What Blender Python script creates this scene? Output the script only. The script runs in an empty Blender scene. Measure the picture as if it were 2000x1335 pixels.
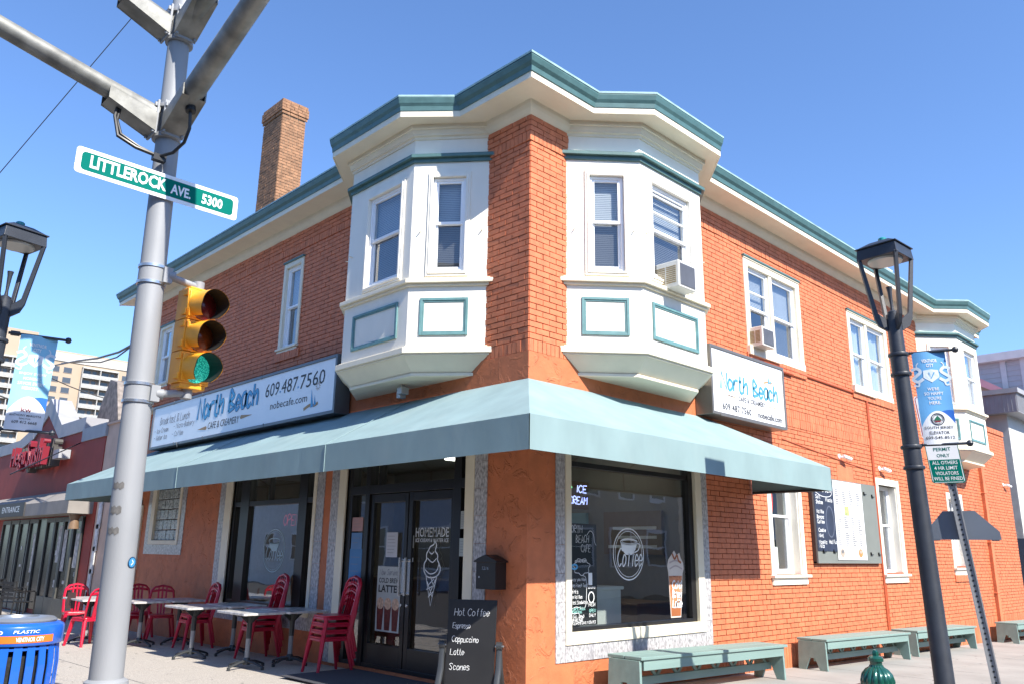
import bpy, math, random
from math import sin, cos, pi, radians
from mathutils import Vector, Matrix
random.seed(7)
scn = bpy.context.scene
COL = scn.collection
# ------------------------------------------------------------------ camera
CAM = Vector((-6.55, -6.45, 1.6))
yaw, pitch, roll = radians(44.2113), radians(14.627), radians(0.8352)
f = Vector((sin(yaw)*cos(pitch), cos(yaw)*cos(pitch), sin(pitch)))
r = Vector((cos(yaw), -sin(yaw), 0)); u = r.cross(f)
r2 = r*cos(roll)+u*sin(roll); u2 = -r*sin(roll)+u*cos(roll)
cd = bpy.data.cameras.new('camera'); cam = bpy.data.objects.new('camera', cd); COL.objects.link(cam)
cam.matrix_world = Matrix(((r2.x, u2.x, -f.x, CAM.x), (r2.y, u2.y, -f.y, CAM.y), (r2.z, u2.z, -f.z, CAM.z), (0, 0, 0, 1)))
cd.lens = 1573.13/2000*36; cd.sensor_width = 36; cd.clip_start = .05; cd.clip_end = 3000
scn.camera = cam
# ------------------------------------------------------------------ light
SUN = Vector((.09, 1.0, -.98)).normalized()
elev = math.asin(-SUN.z); az = math.atan2(-SUN.x, -SUN.y)      # azimuth of the sun, from +Y towards +X
w = bpy.data.worlds.new('World'); scn.world = w; w.use_nodes = True
nt = w.node_tree; nt.nodes.clear()
sky = nt.nodes.new('ShaderNodeTexSky'); sky.sky_type = 'NISHITA'; sky.sun_disc = False
sky.sun_elevation = elev; sky.sun_rotation = az; sky.air_density = 1.0; sky.dust_density = .5; sky.ozone_density = 2.2; sky.altitude = 0
bg = nt.nodes.new('ShaderNodeBackground'); bg.inputs[1].default_value = .098
tin = nt.nodes.new('ShaderNodeVectorMath'); tin.operation = 'MULTIPLY'; tin.inputs[1].default_value = (.86, 1.06, 1.34)
wo = nt.nodes.new('ShaderNodeOutputWorld'); nt.links.new(sky.outputs[0], tin.inputs[0]); nt.links.new(tin.outputs[0], bg.inputs[0]); nt.links.new(bg.outputs[0], wo.inputs[0])
sl = bpy.data.lights.new('sun', 'SUN'); sl.energy = 4.5; sl.angle = radians(.5); sl.color = (1, .94, .84)
so = bpy.data.objects.new('sun', sl); COL.objects.link(so); so.location = (0, -20, 20)
so.rotation_euler = SUN.to_track_quat('-Z', 'Y').to_euler()
scn.view_settings.view_transform = 'Standard'; scn.view_settings.look = 'None'; scn.view_settings.exposure = 1.08; scn.view_settings.gamma = 1
scn.cycles.max_bounces = 8; scn.cycles.transparent_max_bounces = 12

# ------------------------------------------------------------------ materials
MATS = {}
def mat(name, col, rough=.6, metal=0., var=.08, vs=3., bump=0., bs=30., spec=.5, det=3, stain=0., stcol=None, emit=0., aniso=None, vor=0., vors=6., coat=0.):
    if name in MATS: return MATS[name]
    m = bpy.data.materials.new(name); m.use_nodes = True; MATS[name] = m
    n = m.node_tree.nodes; L = m.node_tree.links; b = n['Principled BSDF']
    b.inputs['Roughness'].default_value = rough; b.inputs['Metallic'].default_value = metal
    b.inputs['Specular IOR Level'].default_value = spec; b.inputs['Coat Weight'].default_value = coat
    tc = n.new('ShaderNodeTexCoord'); mp = n.new('ShaderNodeMapping'); L.new(tc.outputs['Object'], mp.inputs[0])
    if aniso: mp.inputs['Scale'].default_value = aniso
    no = n.new('ShaderNodeTexNoise'); no.inputs['Scale'].default_value = vs; no.inputs['Detail'].default_value = det
    L.new(mp.outputs[0], no.inputs['Vector'])
    mr = n.new('ShaderNodeMapRange'); mr.inputs[1].default_value = .3; mr.inputs[2].default_value = .7
    mr.inputs[3].default_value = 1-var; mr.inputs[4].default_value = 1+var; L.new(no.outputs[0], mr.inputs[0])
    mx = n.new('ShaderNodeVectorMath'); mx.operation = 'SCALE'; mx.inputs[0].default_value = col[:3]; L.new(mr.outputs[0], mx.inputs['Scale'])
    out = mx.outputs[0]
    if stain:
        n2 = n.new('ShaderNodeTexNoise'); n2.inputs['Scale'].default_value = 1.7; n2.inputs['Detail'].default_value = 8; n2.inputs['Roughness'].default_value = .65
        L.new(mp.outputs[0], n2.inputs['Vector'])
        m2 = n.new('ShaderNodeMapRange'); m2.inputs[1].default_value = .52; m2.inputs[2].default_value = .72; m2.inputs[4].default_value = stain; L.new(n2.outputs[0], m2.inputs[0])
        mm = n.new('ShaderNodeMix'); mm.data_type = 'RGBA'; L.new(m2.outputs[0], mm.inputs[0]); L.new(out, mm.inputs[6])
        mm.inputs[7].default_value = (*(stcol or [c*.55 for c in col[:3]]), 1); out = mm.outputs[2]
    L.new(out, b.inputs['Base Color'])
    if bump or vor:
        nb = n.new('ShaderNodeTexNoise'); nb.inputs['Scale'].default_value = bs; nb.inputs['Detail'].default_value = 5; L.new(mp.outputs[0], nb.inputs['Vector'])
        bp = n.new('ShaderNodeBump'); bp.inputs['Strength'].default_value = 1; bp.inputs['Distance'].default_value = max(bump, .001)
        L.new(nb.outputs[0], bp.inputs['Height'])
        if vor:
            wn = n.new('ShaderNodeTexNoise'); wn.inputs['Scale'].default_value = vors; wn.inputs['Detail'].default_value = 7; wn.inputs['Roughness'].default_value = .6; wn.inputs['Distortion'].default_value = 1.2
            L.new(mp.outputs[0], wn.inputs['Vector'])
            r1 = n.new('ShaderNodeMapRange'); r1.interpolation_type = 'SMOOTHSTEP'; r1.inputs[1].default_value = .54; r1.inputs[2].default_value = .64; L.new(wn.outputs[0], r1.inputs[0])
            b2 = n.new('ShaderNodeBump'); b2.inputs['Distance'].default_value = vor; L.new(r1.outputs[0], b2.inputs['Height']); L.new(bp.outputs[0], b2.inputs['Normal']); L.new(b2.outputs[0], b.inputs['Normal'])
        else: L.new(bp.outputs[0], b.inputs['Normal'])
    if emit: b.inputs['Emission Color'].default_value = (*col[:3], 1); b.inputs['Emission Strength'].default_value = emit
    return m
def glass(name, tint=(.8, .85, .83), wav=.0006, ws=2.5, ior=1.5, dirt=0.):
    m = bpy.data.materials.new(name); m.use_nodes = True; MATS[name] = m
    n = m.node_tree.nodes; L = m.node_tree.links; n.clear()
    o = n.new('ShaderNodeOutputMaterial'); t = n.new('ShaderNodeBsdfTransparent'); t.inputs[0].default_value = (*tint, 1)
    g = n.new('ShaderNodeBsdfGlossy'); g.inputs['Roughness'].default_value = .0; g.inputs[0].default_value = (.95, .97, 1, 1)
    fr = n.new('ShaderNodeFresnel'); ge = n.new('ShaderNodeNewGeometry'); mi = n.new('ShaderNodeMapRange'); mi.inputs[3].default_value = ior; mi.inputs[4].default_value = 1/ior   # same reflectance from both sides of the pane
    L.new(ge.outputs['Backfacing'], mi.inputs[0]); L.new(mi.outputs[0], fr.inputs[0])
    ml = n.new('ShaderNodeMath'); ml.operation = 'MULTIPLY'; ml.inputs[1].default_value = 2.5; ml.use_clamp = True
    tc = n.new('ShaderNodeTexCoord'); mp = n.new('ShaderNodeMapping'); mp.inputs['Scale'].default_value = (1, 1, 3)
    no = n.new('ShaderNodeTexNoise'); no.inputs['Scale'].default_value = ws; no.inputs['Detail'].default_value = 1
    L.new(tc.outputs['Object'], mp.inputs[0]); L.new(mp.outputs[0], no.inputs['Vector'])
    b = n.new('ShaderNodeBump'); b.inputs['Distance'].default_value = wav; L.new(no.outputs[0], b.inputs['Height']); L.new(b.outputs[0], g.inputs['Normal'])
    mx = n.new('ShaderNodeMixShader'); L.new(fr.outputs[0], ml.inputs[0]); L.new(ml.outputs[0], mx.inputs[0]); L.new(t.outputs[0], mx.inputs[1]); L.new(g.outputs[0], mx.inputs[2])
    L.new(mx.outputs[0], o.inputs[0]); return m
M = {}
BRICK = mat('orange painted brick', (.57, .172, .076), .66, var=.15, vs=8, bump=.0035, bs=55, stain=.4, stcol=(.44, .12, .052), aniso=(1, 1, .55))
MORTAR = mat('painted mortar joint', (.34, .09, .045), .85, var=.15, vs=12)
STUC = mat('orange painted stucco', (.52, .155, .062), .65, var=.12, vs=5, bump=.004, bs=22, stain=.22, stcol=(.42, .12, .05), vor=.008, vors=4.5)
BRICK2 = mat('tan chimney brick', (.265, .135, .07), .8, var=.28, vs=9, bump=.002, bs=60, stain=.3, stcol=(.2, .085, .045), det=1)
MORT2 = mat('chimney mortar', (.34, .27, .2), .9)
CREAM = mat('cream painted wood', (.76, .69, .54), .5, var=.04, vs=4, bump=.0012, bs=14, stain=.12, stcol=(.6, .55, .43))
CREAMW = mat('white cream clapboard', (.82, .78, .68), .5, var=.04, vs=4, bump=.0015, bs=10, stain=.22, stcol=(.66, .62, .51), aniso=(1, 1, .3))
TEAL = mat('teal painted trim', (.07, .15, .15), .45, var=.12, vs=8, bump=.0008, bs=30, stain=.3, stcol=(.12, .22, .22))
FLASH = mat('weathered teal flashing', (.3, .45, .45), .5, var=.2, vs=5, stain=.5, stcol=(.12, .2, .2))
VINYL = mat('white vinyl', (.86, .87, .88), .35, var=.02)
AWN = mat('pale teal awning canvas', (.215, .308, .318), .85, var=.09, vs=2.5, bump=.006, bs=3.5, stain=.4, stcol=(.27, .34, .34), aniso=(1, 1, .5))
AWNIN = mat('awning canvas underside', (.17, .29, .28), .85)
BLACKM = mat('black anodised frame', (.012, .012, .013), .35, var=.1)
DARKM = mat('dark grey powder coat', (.026, .031, .042), .45, var=.2, vs=6, bump=.0006, bs=90)
TILE = mat('grey veined marble tile', (.42, .41, .42), .28, var=.55, vs=34, det=8, aniso=(1, 1, .6), stain=.6, stcol=(.2, .2, .23))
GALV = mat('galvanised steel', (.27, .28, .295), .62, .12, var=.12, vs=3, bump=.0004, bs=120, stain=.25, stcol=(.33, .34, .35), aniso=(1, 1, .3))
GALVA = mat('weathered galvanised arm', (.24, .24, .225), .55, .35, var=.4, vs=5, stain=.7, stcol=(.14, .14, .11), bump=.001, bs=25)
STEEL = mat('bright steel', (.6, .6, .6), .25, .9)
YEL = mat('signal yellow paint', (.85, .37, .025), .42, var=.1, vs=6, stain=.1, stcol=(.66, .27, .02))
BLK = mat('black plastic', (.015, .015, .016), .4)
REDP = mat('raspberry resin plastic', (.46, .008, .035), .32, var=.12, vs=4, bump=.0004, bs=40)
WHITE = mat('white acrylic', (.83, .84, .86), .3, var=.02)
SGREEN = mat('street sign green', (.0, .15, .118), .75, spec=.08, var=.04)
SWHITE = mat('reflective white', (.8, .81, .82), .4, var=.03)
BLUE = mat('blue painted steel', (.012, .11, .52), .3, var=.1, coat=.5)
ORANGE = mat('orange sticker', (.85, .17, .02), .4)
INK = mat('black ink', (.012, .012, .014), .5)
GREYINK = mat('grey ink', (.2, .2, .22), .5)
SKYB = mat('sign blue', (.03, .3, .56), .4)
CHALK = mat('chalk white', (.75, .77, .78), .8)
BENCH = mat('sage painted planks', (.19, .285, .265), .6, var=.1, vs=3, bump=.001, bs=10, aniso=(.2, 3, 3), stain=.35, stcol=(.27, .32, .29))
TOPM = mat('grey laminate table top', (.5, .49, .48), .25, var=.3, vs=14, det=7, stain=.6, stcol=(.25, .24, .25))
IRON = mat('cast iron grey', (.05, .055, .06), .4, .3)
GREENI = mat('green cast iron', (.008, .075, .055), .22, .2, coat=.6)
DARKIN = mat('dark interior wall', (.22, .2, .17), .8)
INFLOOR = mat('dark interior floor', (.06, .05, .045), .5)
CEILT = mat('ceiling tile', (.42, .44, .4), .8)
GLS = glass('storefront glass', (.62, .66, .64), .0005, 2.)
GLD = glass('screened lower glass', (.42, .43, .44), .0008, 3)
GLW = glass('window glass', (.8, .84, .86), .0008, 3)
GREY = mat('grey board', (.17, .185, .17), .6, var=.06)

# ------------------------------------------------------------------ mesh builder
class MB:
    def __init__(s, X=None): s.v = []; s.f = []; s.mi = []; s.X = X; s.sm = []; s.cuts = []
    def cut(s):                                           # what follows becomes a part (mesh object) of its own
        if not s.cuts or s.cuts[-1] != (len(s.v), len(s.f)): s.cuts.append((len(s.v), len(s.f)))
    def add(s, vs, fs, m=0, smooth=False):
        b = len(s.v); s.v += [tuple(s.X @ Vector(p)) if s.X else tuple(p) for p in vs]
        for q in fs: s.f.append([i+b for i in q]); s.mi.append(m); s.sm.append(smooth)
        return s
    def box(s, x0, y0, z0, x1, y1, z1, m=0):
        x0, x1 = min(x0, x1), max(x0, x1); y0, y1 = min(y0, y1), max(y0, y1); z0, z1 = min(z0, z1), max(z0, z1)
        return s.add([(x0, y0, z0), (x1, y0, z0), (x1, y1, z0), (x0, y1, z0), (x0, y0, z1), (x1, y0, z1), (x1, y1, z1), (x0, y1, z1)],
              [(0, 3, 2, 1), (4, 5, 6, 7), (0, 1, 5, 4), (1, 2, 6, 5), (2, 3, 7, 6), (3, 0, 4, 7)], m)
    def fbox(s, F, a0, a1, b0, b1, c0, c1, m=0):          # box in a wall frame
        a0, a1 = min(a0, a1), max(a0, a1); b0, b1 = min(b0, b1), max(b0, b1); c0, c1 = min(c0, c1), max(c0, c1)
        P = [F(a, b, c) for c in (c0, c1) for a, b in ((a0, b0), (a1, b0), (a1, b1), (a0, b1))]
        return s.add(P, [(0, 3, 2, 1), (4, 5, 6, 7), (0, 1, 5, 4), (1, 2, 6, 5), (2, 3, 7, 6), (3, 0, 4, 7)], m)
    def fprism(s, F, pts, c0, c1, m=0):                   # polygon (ccw seen from outside) in a wall frame, extruded along out
        n = len(pts); P = [F(a, b, c0) for a, b in pts]+[F(a, b, c1) for a, b in pts]
        return s.add(P, [tuple(range(n-1, -1, -1)), tuple(range(n, 2*n))]+[(i, (i+1) % n, n+(i+1) % n, n+i) for i in range(n)], m)
    def prism(s, pts, z0, z1, m=0, top=None):             # xy polygon ccw; optional different top polygon
        n = len(pts); t = top or pts; P = [(x, y, z0) for x, y in pts]+[(x, y, z1) for x, y in t]
        return s.add(P, [tuple(range(n-1, -1, -1)), tuple(range(n, 2*n))]+[(i, (i+1) % n, n+(i+1) % n, n+i) for i in range(n)], m)
    def cyl(s, p0, p1, r0, r1=None, n=16, m=0, cap=True, smooth=True):
        r1 = r0 if r1 is None else r1; p0 = Vector(p0); p1 = Vector(p1); d = (p1-p0).normalized()
        a = d.orthogonal().normalized(); b = d.cross(a)
        P = [p0+(a*cos(2*pi*i/n)+b*sin(2*pi*i/n))*r0 for i in range(n)]+[p1+(a*cos(2*pi*i/n)+b*sin(2*pi*i/n))*r1 for i in range(n)]
        s.add(P, [(i, (i+1) % n, n+(i+1) % n, n+i) for i in range(n)], m, smooth)
        if cap:
            k = len(s.v)-2*n
            s.f += [[k+n-1-i for i in range(n)], [k+n+i for i in range(n)]]; s.mi += [m, m]; s.sm += [False, False]
        return s
    def lathe(s, prof, c=(0, 0, 0), n=24, m=0, lobes=0, lamp=0):
        P = []; c = Vector(c)
        for rr, z in prof:
            for i in range(n):
                t = 2*pi*i/n; q = rr*(1+(lamp*abs(sin(lobes*t/2)) if lobes and rr > .02 else 0))
                P.append(c+Vector((q*cos(t), q*sin(t), z)))
        F = [(j*n+i, j*n+(i+1) % n, (j+1)*n+(i+1) % n, (j+1)*n+i) for j in range(len(prof)-1) for i in range(n)]
        s.add(P, F, m, True)
        k = len(s.v)-n*len(prof); s.f += [[k+n-1-i for i in range(n)], [k+n*(len(prof)-1)+i for i in range(n)]]; s.mi += [m, m]; s.sm += [True, True]
        return s
    def tube(s, pts, r, n=8, m=0, ry=None):
        pts = [Vector(p) for p in pts]; P = []; K = len(pts)
        a = None
        for i, p in enumerate(pts):
            d = (pts[min(i+1, K-1)]-pts[max(i-1, 0)]).normalized()
            if a is None: a = d.orthogonal().normalized() if abs(d.z) > .9 else d.cross(Vector((0, 0, 1))).normalized()
            a = (a-d*a.dot(d)).normalized(); b = d.cross(a)
            rr = r[i] if isinstance(r, (list, tuple)) else r; rb = (ry[i] if isinstance(ry, (list, tuple)) else ry) if ry else rr
            P += [p+a*cos(2*pi*k/n)*rr+b*sin(2*pi*k/n)*rb for k in range(n)]
        F = [(j*n+i, j*n+(i+1) % n, (j+1)*n+(i+1) % n, (j+1)*n+i) for j in range(K-1) for i in range(n)]
        s.add(P, F, m, True); k = len(s.v)-n*K
        s.f += [[k+n-1-i for i in range(n)], [k+n*(K-1)+i for i in range(n)]]; s.mi += [m, m]; s.sm += [False, False]
        return s
    def build(s, name, mats, parent=None, local=False, bevel=0., label=None, angle=35):
        if s.cuts:
            cs = [(0, 0)]+[c for c in s.cuts if c[0] and c[0] < len(s.v)]+[(len(s.v), len(s.f))]; o = None
            for (v0, f0), (v1, f1) in zip(cs, cs[1:]):
                q = MB(); q.v = s.v[v0:v1]; q.f = [[i-v0 for i in p] for p in s.f[f0:f1]]; q.mi = s.mi[f0:f1]; q.sm = s.sm[f0:f1]
                if 'base' in s.__dict__: q.base = s.base
                o_ = q.build(name, mats, parent, local, bevel, label, angle); o = o or o_
            return o
        me = bpy.data.meshes.new(name); off = Vector((0, 0, 0))
        if parent is not None and not local: off = Vector(parent.get('_base', (0, 0, 0)))
        if s.__dict__.get('base') is not None: off = Vector(s.base)
        me.from_pydata([tuple(Vector(p)-off) for p in s.v], [], s.f); me.update()
        for q in (mats if isinstance(mats, (list, tuple)) else [mats]): me.materials.append(q)
        me.polygons.foreach_set('material_index', s.mi)
        me.polygons.foreach_set('use_smooth', s.sm)
        if any(s.sm): me.set_sharp_from_angle(angle=radians(angle))
        o = bpy.data.objects.new(name, me); COL.objects.link(o)
        if s.__dict__.get('base') is not None: o.location = s.base
        if parent is not None: o.parent = parent; o['_base'] = parent.get('_base', (0, 0, 0))
        if bevel:
            bm = o.modifiers.new('bevel', 'BEVEL'); bm.width = bevel; bm.segments = 2; bm.limit_method = 'ANGLE'; bm.angle_limit = radians(40)
        if label: o['label'] = label
        return o
def thing(name, label, cat, loc=(0, 0, 0), rz=0., group=None, local=False):
    o = bpy.data.objects.new(name, None); COL.objects.link(o); o.location = loc; o.rotation_euler = (0, 0, rz); o.empty_display_size = .2
    o['label'] = label; o['category'] = cat; o['_base'] = (0, 0, 0) if local else tuple(loc)
    if group: o['group'] = group
    return o
def tag(o, label, cat, group=None, kind=None):
    if label: o['label'] = label
    if cat: o['category'] = cat
    if group: o['group'] = group
    if kind: o['kind'] = kind
    return o
def single(mb, name, mats, label, cat, base, group=None, bevel=0., local=False):
    if not local: mb.base = base
    o = mb.build(name, mats, None, bevel=bevel)
    if local: o.location = base
    return tag(o, label, cat, group)
def struct(mb, name, mats, kind='structure'):
    o = mb.build(name, mats); o['kind'] = kind; return o
def dup(root, loc, rz, label=None, group=None):
    def cp(o, p):
        c = o.copy(); COL.objects.link(c); c.parent = p
        for ch in [x for x in KIDS.get(o.name, [])]: cp(ch, c)
        return c
    KIDS.clear()
    for o in bpy.data.objects:
        if o.parent: KIDS.setdefault(o.parent.name, []).append(o)
    c = cp(root, None); c.location = loc; c.rotation_euler = (0, 0, rz)
    if label: c['label'] = label
    if group: c['group'] = group
    return c
KIDS = {}
class Fr:                                                 # wall frame: right (seen from outside), up, out
    def __init__(s, o, rt, up=(0, 0, 1), nrm=None):
        s.o = Vector(o); s.r = Vector(rt).normalized(); s.u = Vector(up).normalized(); s.n = Vector(nrm).normalized() if nrm else s.r.cross(s.u)
    def __call__(s, a, b, c=0): return tuple(s.o+s.r*a+s.u*b+s.n*c)
    def off(s, d): return Fr(s.o+s.n*d, s.r, s.u, s.n)
FR = Fr((0, 0, 0), (1, 0, 0)); FL = Fr((0, 0, 0), (0, -1, 0))
# ------------------------------------------------------------------ lettering
def glyphs(body, bold=0., spacing=1.):
    c = bpy.data.curves.new('t', 'FONT'); c.body = body; c.size = 1; c.offset = bold; c.resolution_u = 2; c.space_character = spacing
    o = bpy.data.objects.new('t', c); COL.objects.link(o); dg = bpy.context.evaluated_depsgraph_get(); dg.update()
    me = bpy.data.meshes.new_from_object(o.evaluated_get(dg)); V = [v.co.copy() for v in me.vertices]; P = [tuple(p.vertices) for p in me.polygons]
    bpy.data.objects.remove(o); bpy.data.curves.remove(c); bpy.data.meshes.remove(me); return V, P
def text(mb, F, body, a, b, wd, h, out=.003, m=0, bold=0., shear=0., spacing=1., th=0.):
    V, P = glyphs(body, bold, spacing)
    if not V: return
    x0 = min(v.x for v in V); x1 = max(v.x for v in V); y0 = min(v.y for v in V); y1 = max(v.y for v in V)
    sx = wd/(x1-x0); sy = h/(y1-y0)
    T = lambda v, c: F(a+(v.x-x0)*sx+shear*(v.y-y0)*sy, b+(v.y-y0)*sy, c)
    if th:
        mb.add([T(v, out) for v in V], [tuple(reversed(p)) for p in P], m)
        from collections import Counter
        ed = Counter()
        for p in P:
            for i in range(len(p)): ed[(p[i], p[(i+1) % len(p)])] += 1
        E_ = [e for e in ed if (e[1], e[0]) not in ed]; n = len(V)
        mb.add([T(v, out) for v in V]+[T(v, out+th) for v in V], [(i, j, n+j, n+i) for i, j in E_], m+1)
        mb.add([T(v, out+th) for v in V], P, m)
    else: mb.add([T(v, out) for v in V], P, m)
def smooth_pts(pts, k=4):
    if len(pts) < 3: return pts
    R = []; n = len(pts)
    for i in range(n-1):
        p0 = pts[max(i-1, 0)]; p1 = pts[i]; p2 = pts[i+1]; p3 = pts[min(i+2, n-1)]
        for j in range(k):
            t = j/k; R.append(tuple(.5*(2*p1[q]+(p2[q]-p0[q])*t+(2*p0[q]-5*p1[q]+4*p2[q]-p3[q])*t*t+(3*p1[q]-p0[q]-3*p2[q]+p3[q])*t**3) for q in (0, 1)))
    return R+[pts[-1]]
def stroke(mb, F, pts, wd, out=.003, m=0, sm=True, closed=False):
    if sm: pts = smooth_pts(list(pts)+([pts[0]] if closed else []))
    elif closed: pts = list(pts)+[pts[0]]
    n = len(pts); P = []
    for i, p in enumerate(pts):
        q0 = pts[max(i-1, 0)]; q1 = pts[min(i+1, n-1)]; dx, dy = q1[0]-q0[0], q1[1]-q0[1]; l = math.hypot(dx, dy) or 1e-6
        nx, ny = -dy/l*wd/2, dx/l*wd/2; P += [F(p[0]+nx, p[1]+ny, out), F(p[0]-nx, p[1]-ny, out)]
    mb.add(P, [(2*i+1, 2*i+3, 2*i+2, 2*i) for i in range(n-1)], m)
HF = {'A': "00 26 40/12 32", 'B': "00 06 25 34 03/03 22 41 00", 'C': "45 26 04 02 20 41", 'D': "00 06 26 43 20 00", 'E': "40 00 06 46/03 33", 'F': "00 06 46/03 33", 'G': "45 26 04 02 20 41 43 23",
 'H': "00 06/40 46/03 43", 'I': "20 26", 'K': "00 06/46 03 40", 'L': "06 00 40", 'M': "00 06 23 46 40", 'N': "00 06 40 46", 'O': "20 02 04 26 44 42 20", 'P': "00 06 36 44 03", 'R': "00 06 36 44 03 40",
 'S': "45 26 05 14 32 31 20 01", 'T': "06 46/26 20", 'U': "06 02 20 42 46", 'V': "06 20 46", 'W': "06 10 24 30 46", 'Y': "06 23 46/23 20", 'a': "34 14 02 10 31 34 30", 'b': "06 00 20 32 24 02", 'c': "33 14 02 10 31",
 'd': "36 30/31 10 02 14 33", 'e': "02 32 33 14 02 10 31", 'f': "36 25 20/14 34", 'g': "33 14 02 10 31 34 3b 1b", 'h': "06 00/02 24 33 30", 'i': "14 10/15 16", 'k': "06 00/34 02 30", 'l': "16 10", 'm': "04 00 03 14 20/22 34 40",
 'n': "04 00/02 24 33 30", 'o': "14 02 10 31 33 14", 'p': "04 0b/03 24 32 20 01", 'r': "04 00/02 14 34", 's': "33 14 03 31 20 00", 't': "16 11 20 30/04 24", 'u': "04 01 10 31 34 30", 'v': "04 20 44", 'w': "04 10 23 30 44",
 'y': "04 21/44 1b", 'z': "04 34 00 30", 'J': "36 31 10 01", 'X': "00 46/06 40", 'x': "00 34/04 30",
 '0': "20 02 04 26 44 42 20", '1': "15 26 20", '4': "30 36 02 42", '5': "46 06 03 33 31 00", '6': "46 03 01 20 41 33 02", '7': "06 46 10", '8': "26 05 32 41 20 01 13 45 26", '9': "43 13 05 26 45 40", '&': "40 05 26 35 01 10 42", '.': "10 11", '-': "03 33", "'": "16 15", '!': "16 12/10 11"}
def hand(mb, F, body, a, b, wd, h, lw=.01, out=.003, m=0, shear=.1, jit=.0, sm=True):
    V = lambda c: {'a': -1, 'b': -2}.get(c, None) if c in 'ab' else int(c)
    adv = [(2.2 if ch in "il.'I!1" else 3. if ch == ' ' else 5.4 if ch in 'mwMW' else 5. if ch.isupper() or ch.isdigit() or ch == '&' else 3.6 if ch in 'rt' else 4.2) for ch in body]
    tot = sum(adv) or 1; k = wd/tot; x = 0; ky = h/6
    for ch, ad in zip(body, adv):
        g = HF.get(ch)
        if g:
            dy = random.uniform(-jit, jit)*h
            ox = -1.2 if ch in "il.'I!1" else 0
            for st in g.split('/'):
                pts = [((x+V(t[0])+ox+shear*V(t[1]))*k+a, V(t[1])*ky+b+dy) for t in st.split()]
                stroke(mb, F, pts, lw, out, m, sm=(ch not in 'AEFHILMNTVWK' and sm))
        x += ad
def ellipse(ca, cb, ra, rb, n=40, t0=0, t1=2*pi): return [(ca+ra*cos(t0+(t1-t0)*i/n), cb+rb*sin(t0+(t1-t0)*i/n)) for i in range(n+1)]
# ------------------------------------------------------------------ ground height
def G(x, y):
    return .08-.022*max(x, 0)-.012*max(y-2, 0)
def grid(mb, x0, x1, y0, y1, nx, ny, zf, m=0):
    P = [(x0+(x1-x0)*i/nx, y0+(y1-y0)*j/ny) for j in range(ny+1) for i in range(nx+1)]
    mb.add([(x, y, zf(x, y)) for x, y in P], [(j*(nx+1)+i, j*(nx+1)+i+1, (j+1)*(nx+1)+i+1, (j+1)*(nx+1)+i) for j in range(ny) for i in range(nx)], m)
CONC = mat('sidewalk concrete', (.29, .28, .26), .85, var=.12, vs=1.2, bump=.001, bs=120, stain=.35, stcol=(.22, .205, .18), det=8)
AGG = mat('exposed aggregate paving', (.37, .335, .295), .85, var=.4, vs=75, bump=.002, bs=90, stain=.25, stcol=(.27, .245, .215), det=4)
ASPH = mat('asphalt', (.055, .055, .057), .9, var=.25, vs=40, bump=.002, bs=150)
mb = MB(); mb.add([(-900, -900, -.62), (900, -900, -.62), (900, 900, -.62), (-900, 900, -.62)], [(0, 1, 2, 3)]); struct(mb, 'ground', mat('distant ground', (.11, .11, .1), .9, vs=.05))
mb = MB(); RZ = lambda x, y: G(x, y)-.16
grid(mb, -60, -5.2, -60, 60, 6, 12, RZ); grid(mb, -5.2, 60, -60, -4.75, 12, 6, RZ); struct(mb, 'road', ASPH)
# sidewalk slabs with score joints
def slabs(name, m, xs, ys, gap=.014):
    mb = MB()
    for i in range(len(xs)-1):
        for j in range(len(ys)-1):
            x0, x1, y0, y1 = xs[i]+gap/2, xs[i+1]-gap/2, ys[j]+gap/2, ys[j+1]-gap/2
            c = [(x0, y0), (x1, y0), (x1, y1), (x0, y1)]
            mb.add([(x, y, G(x, y)-.1) for x, y in c]+[(x, y, G(x, y)) for x, y in c], [(4, 5, 6, 7), (0, 1, 5, 4), (1, 2, 6, 5), (2, 3, 7, 6), (3, 0, 4, 7)])
    return struct(mb, name, m)
fr_ = lambda a, b, s: [a+(b-a)*i/max(1, round((b-a)/s)) for i in range(max(1, round((b-a)/s))+1)]
slabs('sidewalk', CONC, fr_(0, 60, 1.6), fr_(-4.6, 0, 1.53))
slabs('pavement', AGG, fr_(-5.05, 0, 2.5), fr_(0, 40, 2.5))
slabs('pavement_corner', AGG, fr_(-5.05, 0, 2.5), fr_(-4.6, 0, 2.3))
mb = MB(); grid(mb, -5.2, 0, -4.75, 42, 4, 24, lambda x, y: G(x, y)-.05); grid(mb, 0, 62, -4.75, 0, 24, 3, lambda x, y: G(x, y)-.05); struct(mb, 'sidewalk_bed', mat('joint dirt', (.12, .11, .1), .9))
mb = MB()
for j in range(25):
    y0, y1 = -4.6+j*1.9, -4.6+(j+1)*1.9-.01; c = [(-5.2, y0), (-5.055, y0), (-5.055, y1), (-5.2, y1)]
    mb.add([(x, y, G(x, y)-.3) for x, y in c]+[(x, y, G(x, y)+.002) for x, y in c], [(4, 5, 6, 7), (0, 1, 5, 4), (1, 2, 6, 5), (2, 3, 7, 6), (3, 0, 4, 7)])
for j in range(34):
    x0, x1 = -5.2+j*1.9, -5.2+(j+1)*1.9-.01; c = [(x0, -4.75), (x1, -4.75), (x1, -4.605), (x0, -4.605)]
    mb.add([(x, y, G(x, y)-.3) for x, y in c]+[(x, y, G(x, y)+.002) for x, y in c], [(4, 5, 6, 7), (0, 1, 5, 4), (1, 2, 6, 5), (2, 3, 7, 6), (3, 0, 4, 7)])
struct(mb, 'kerb', CONC)

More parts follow.
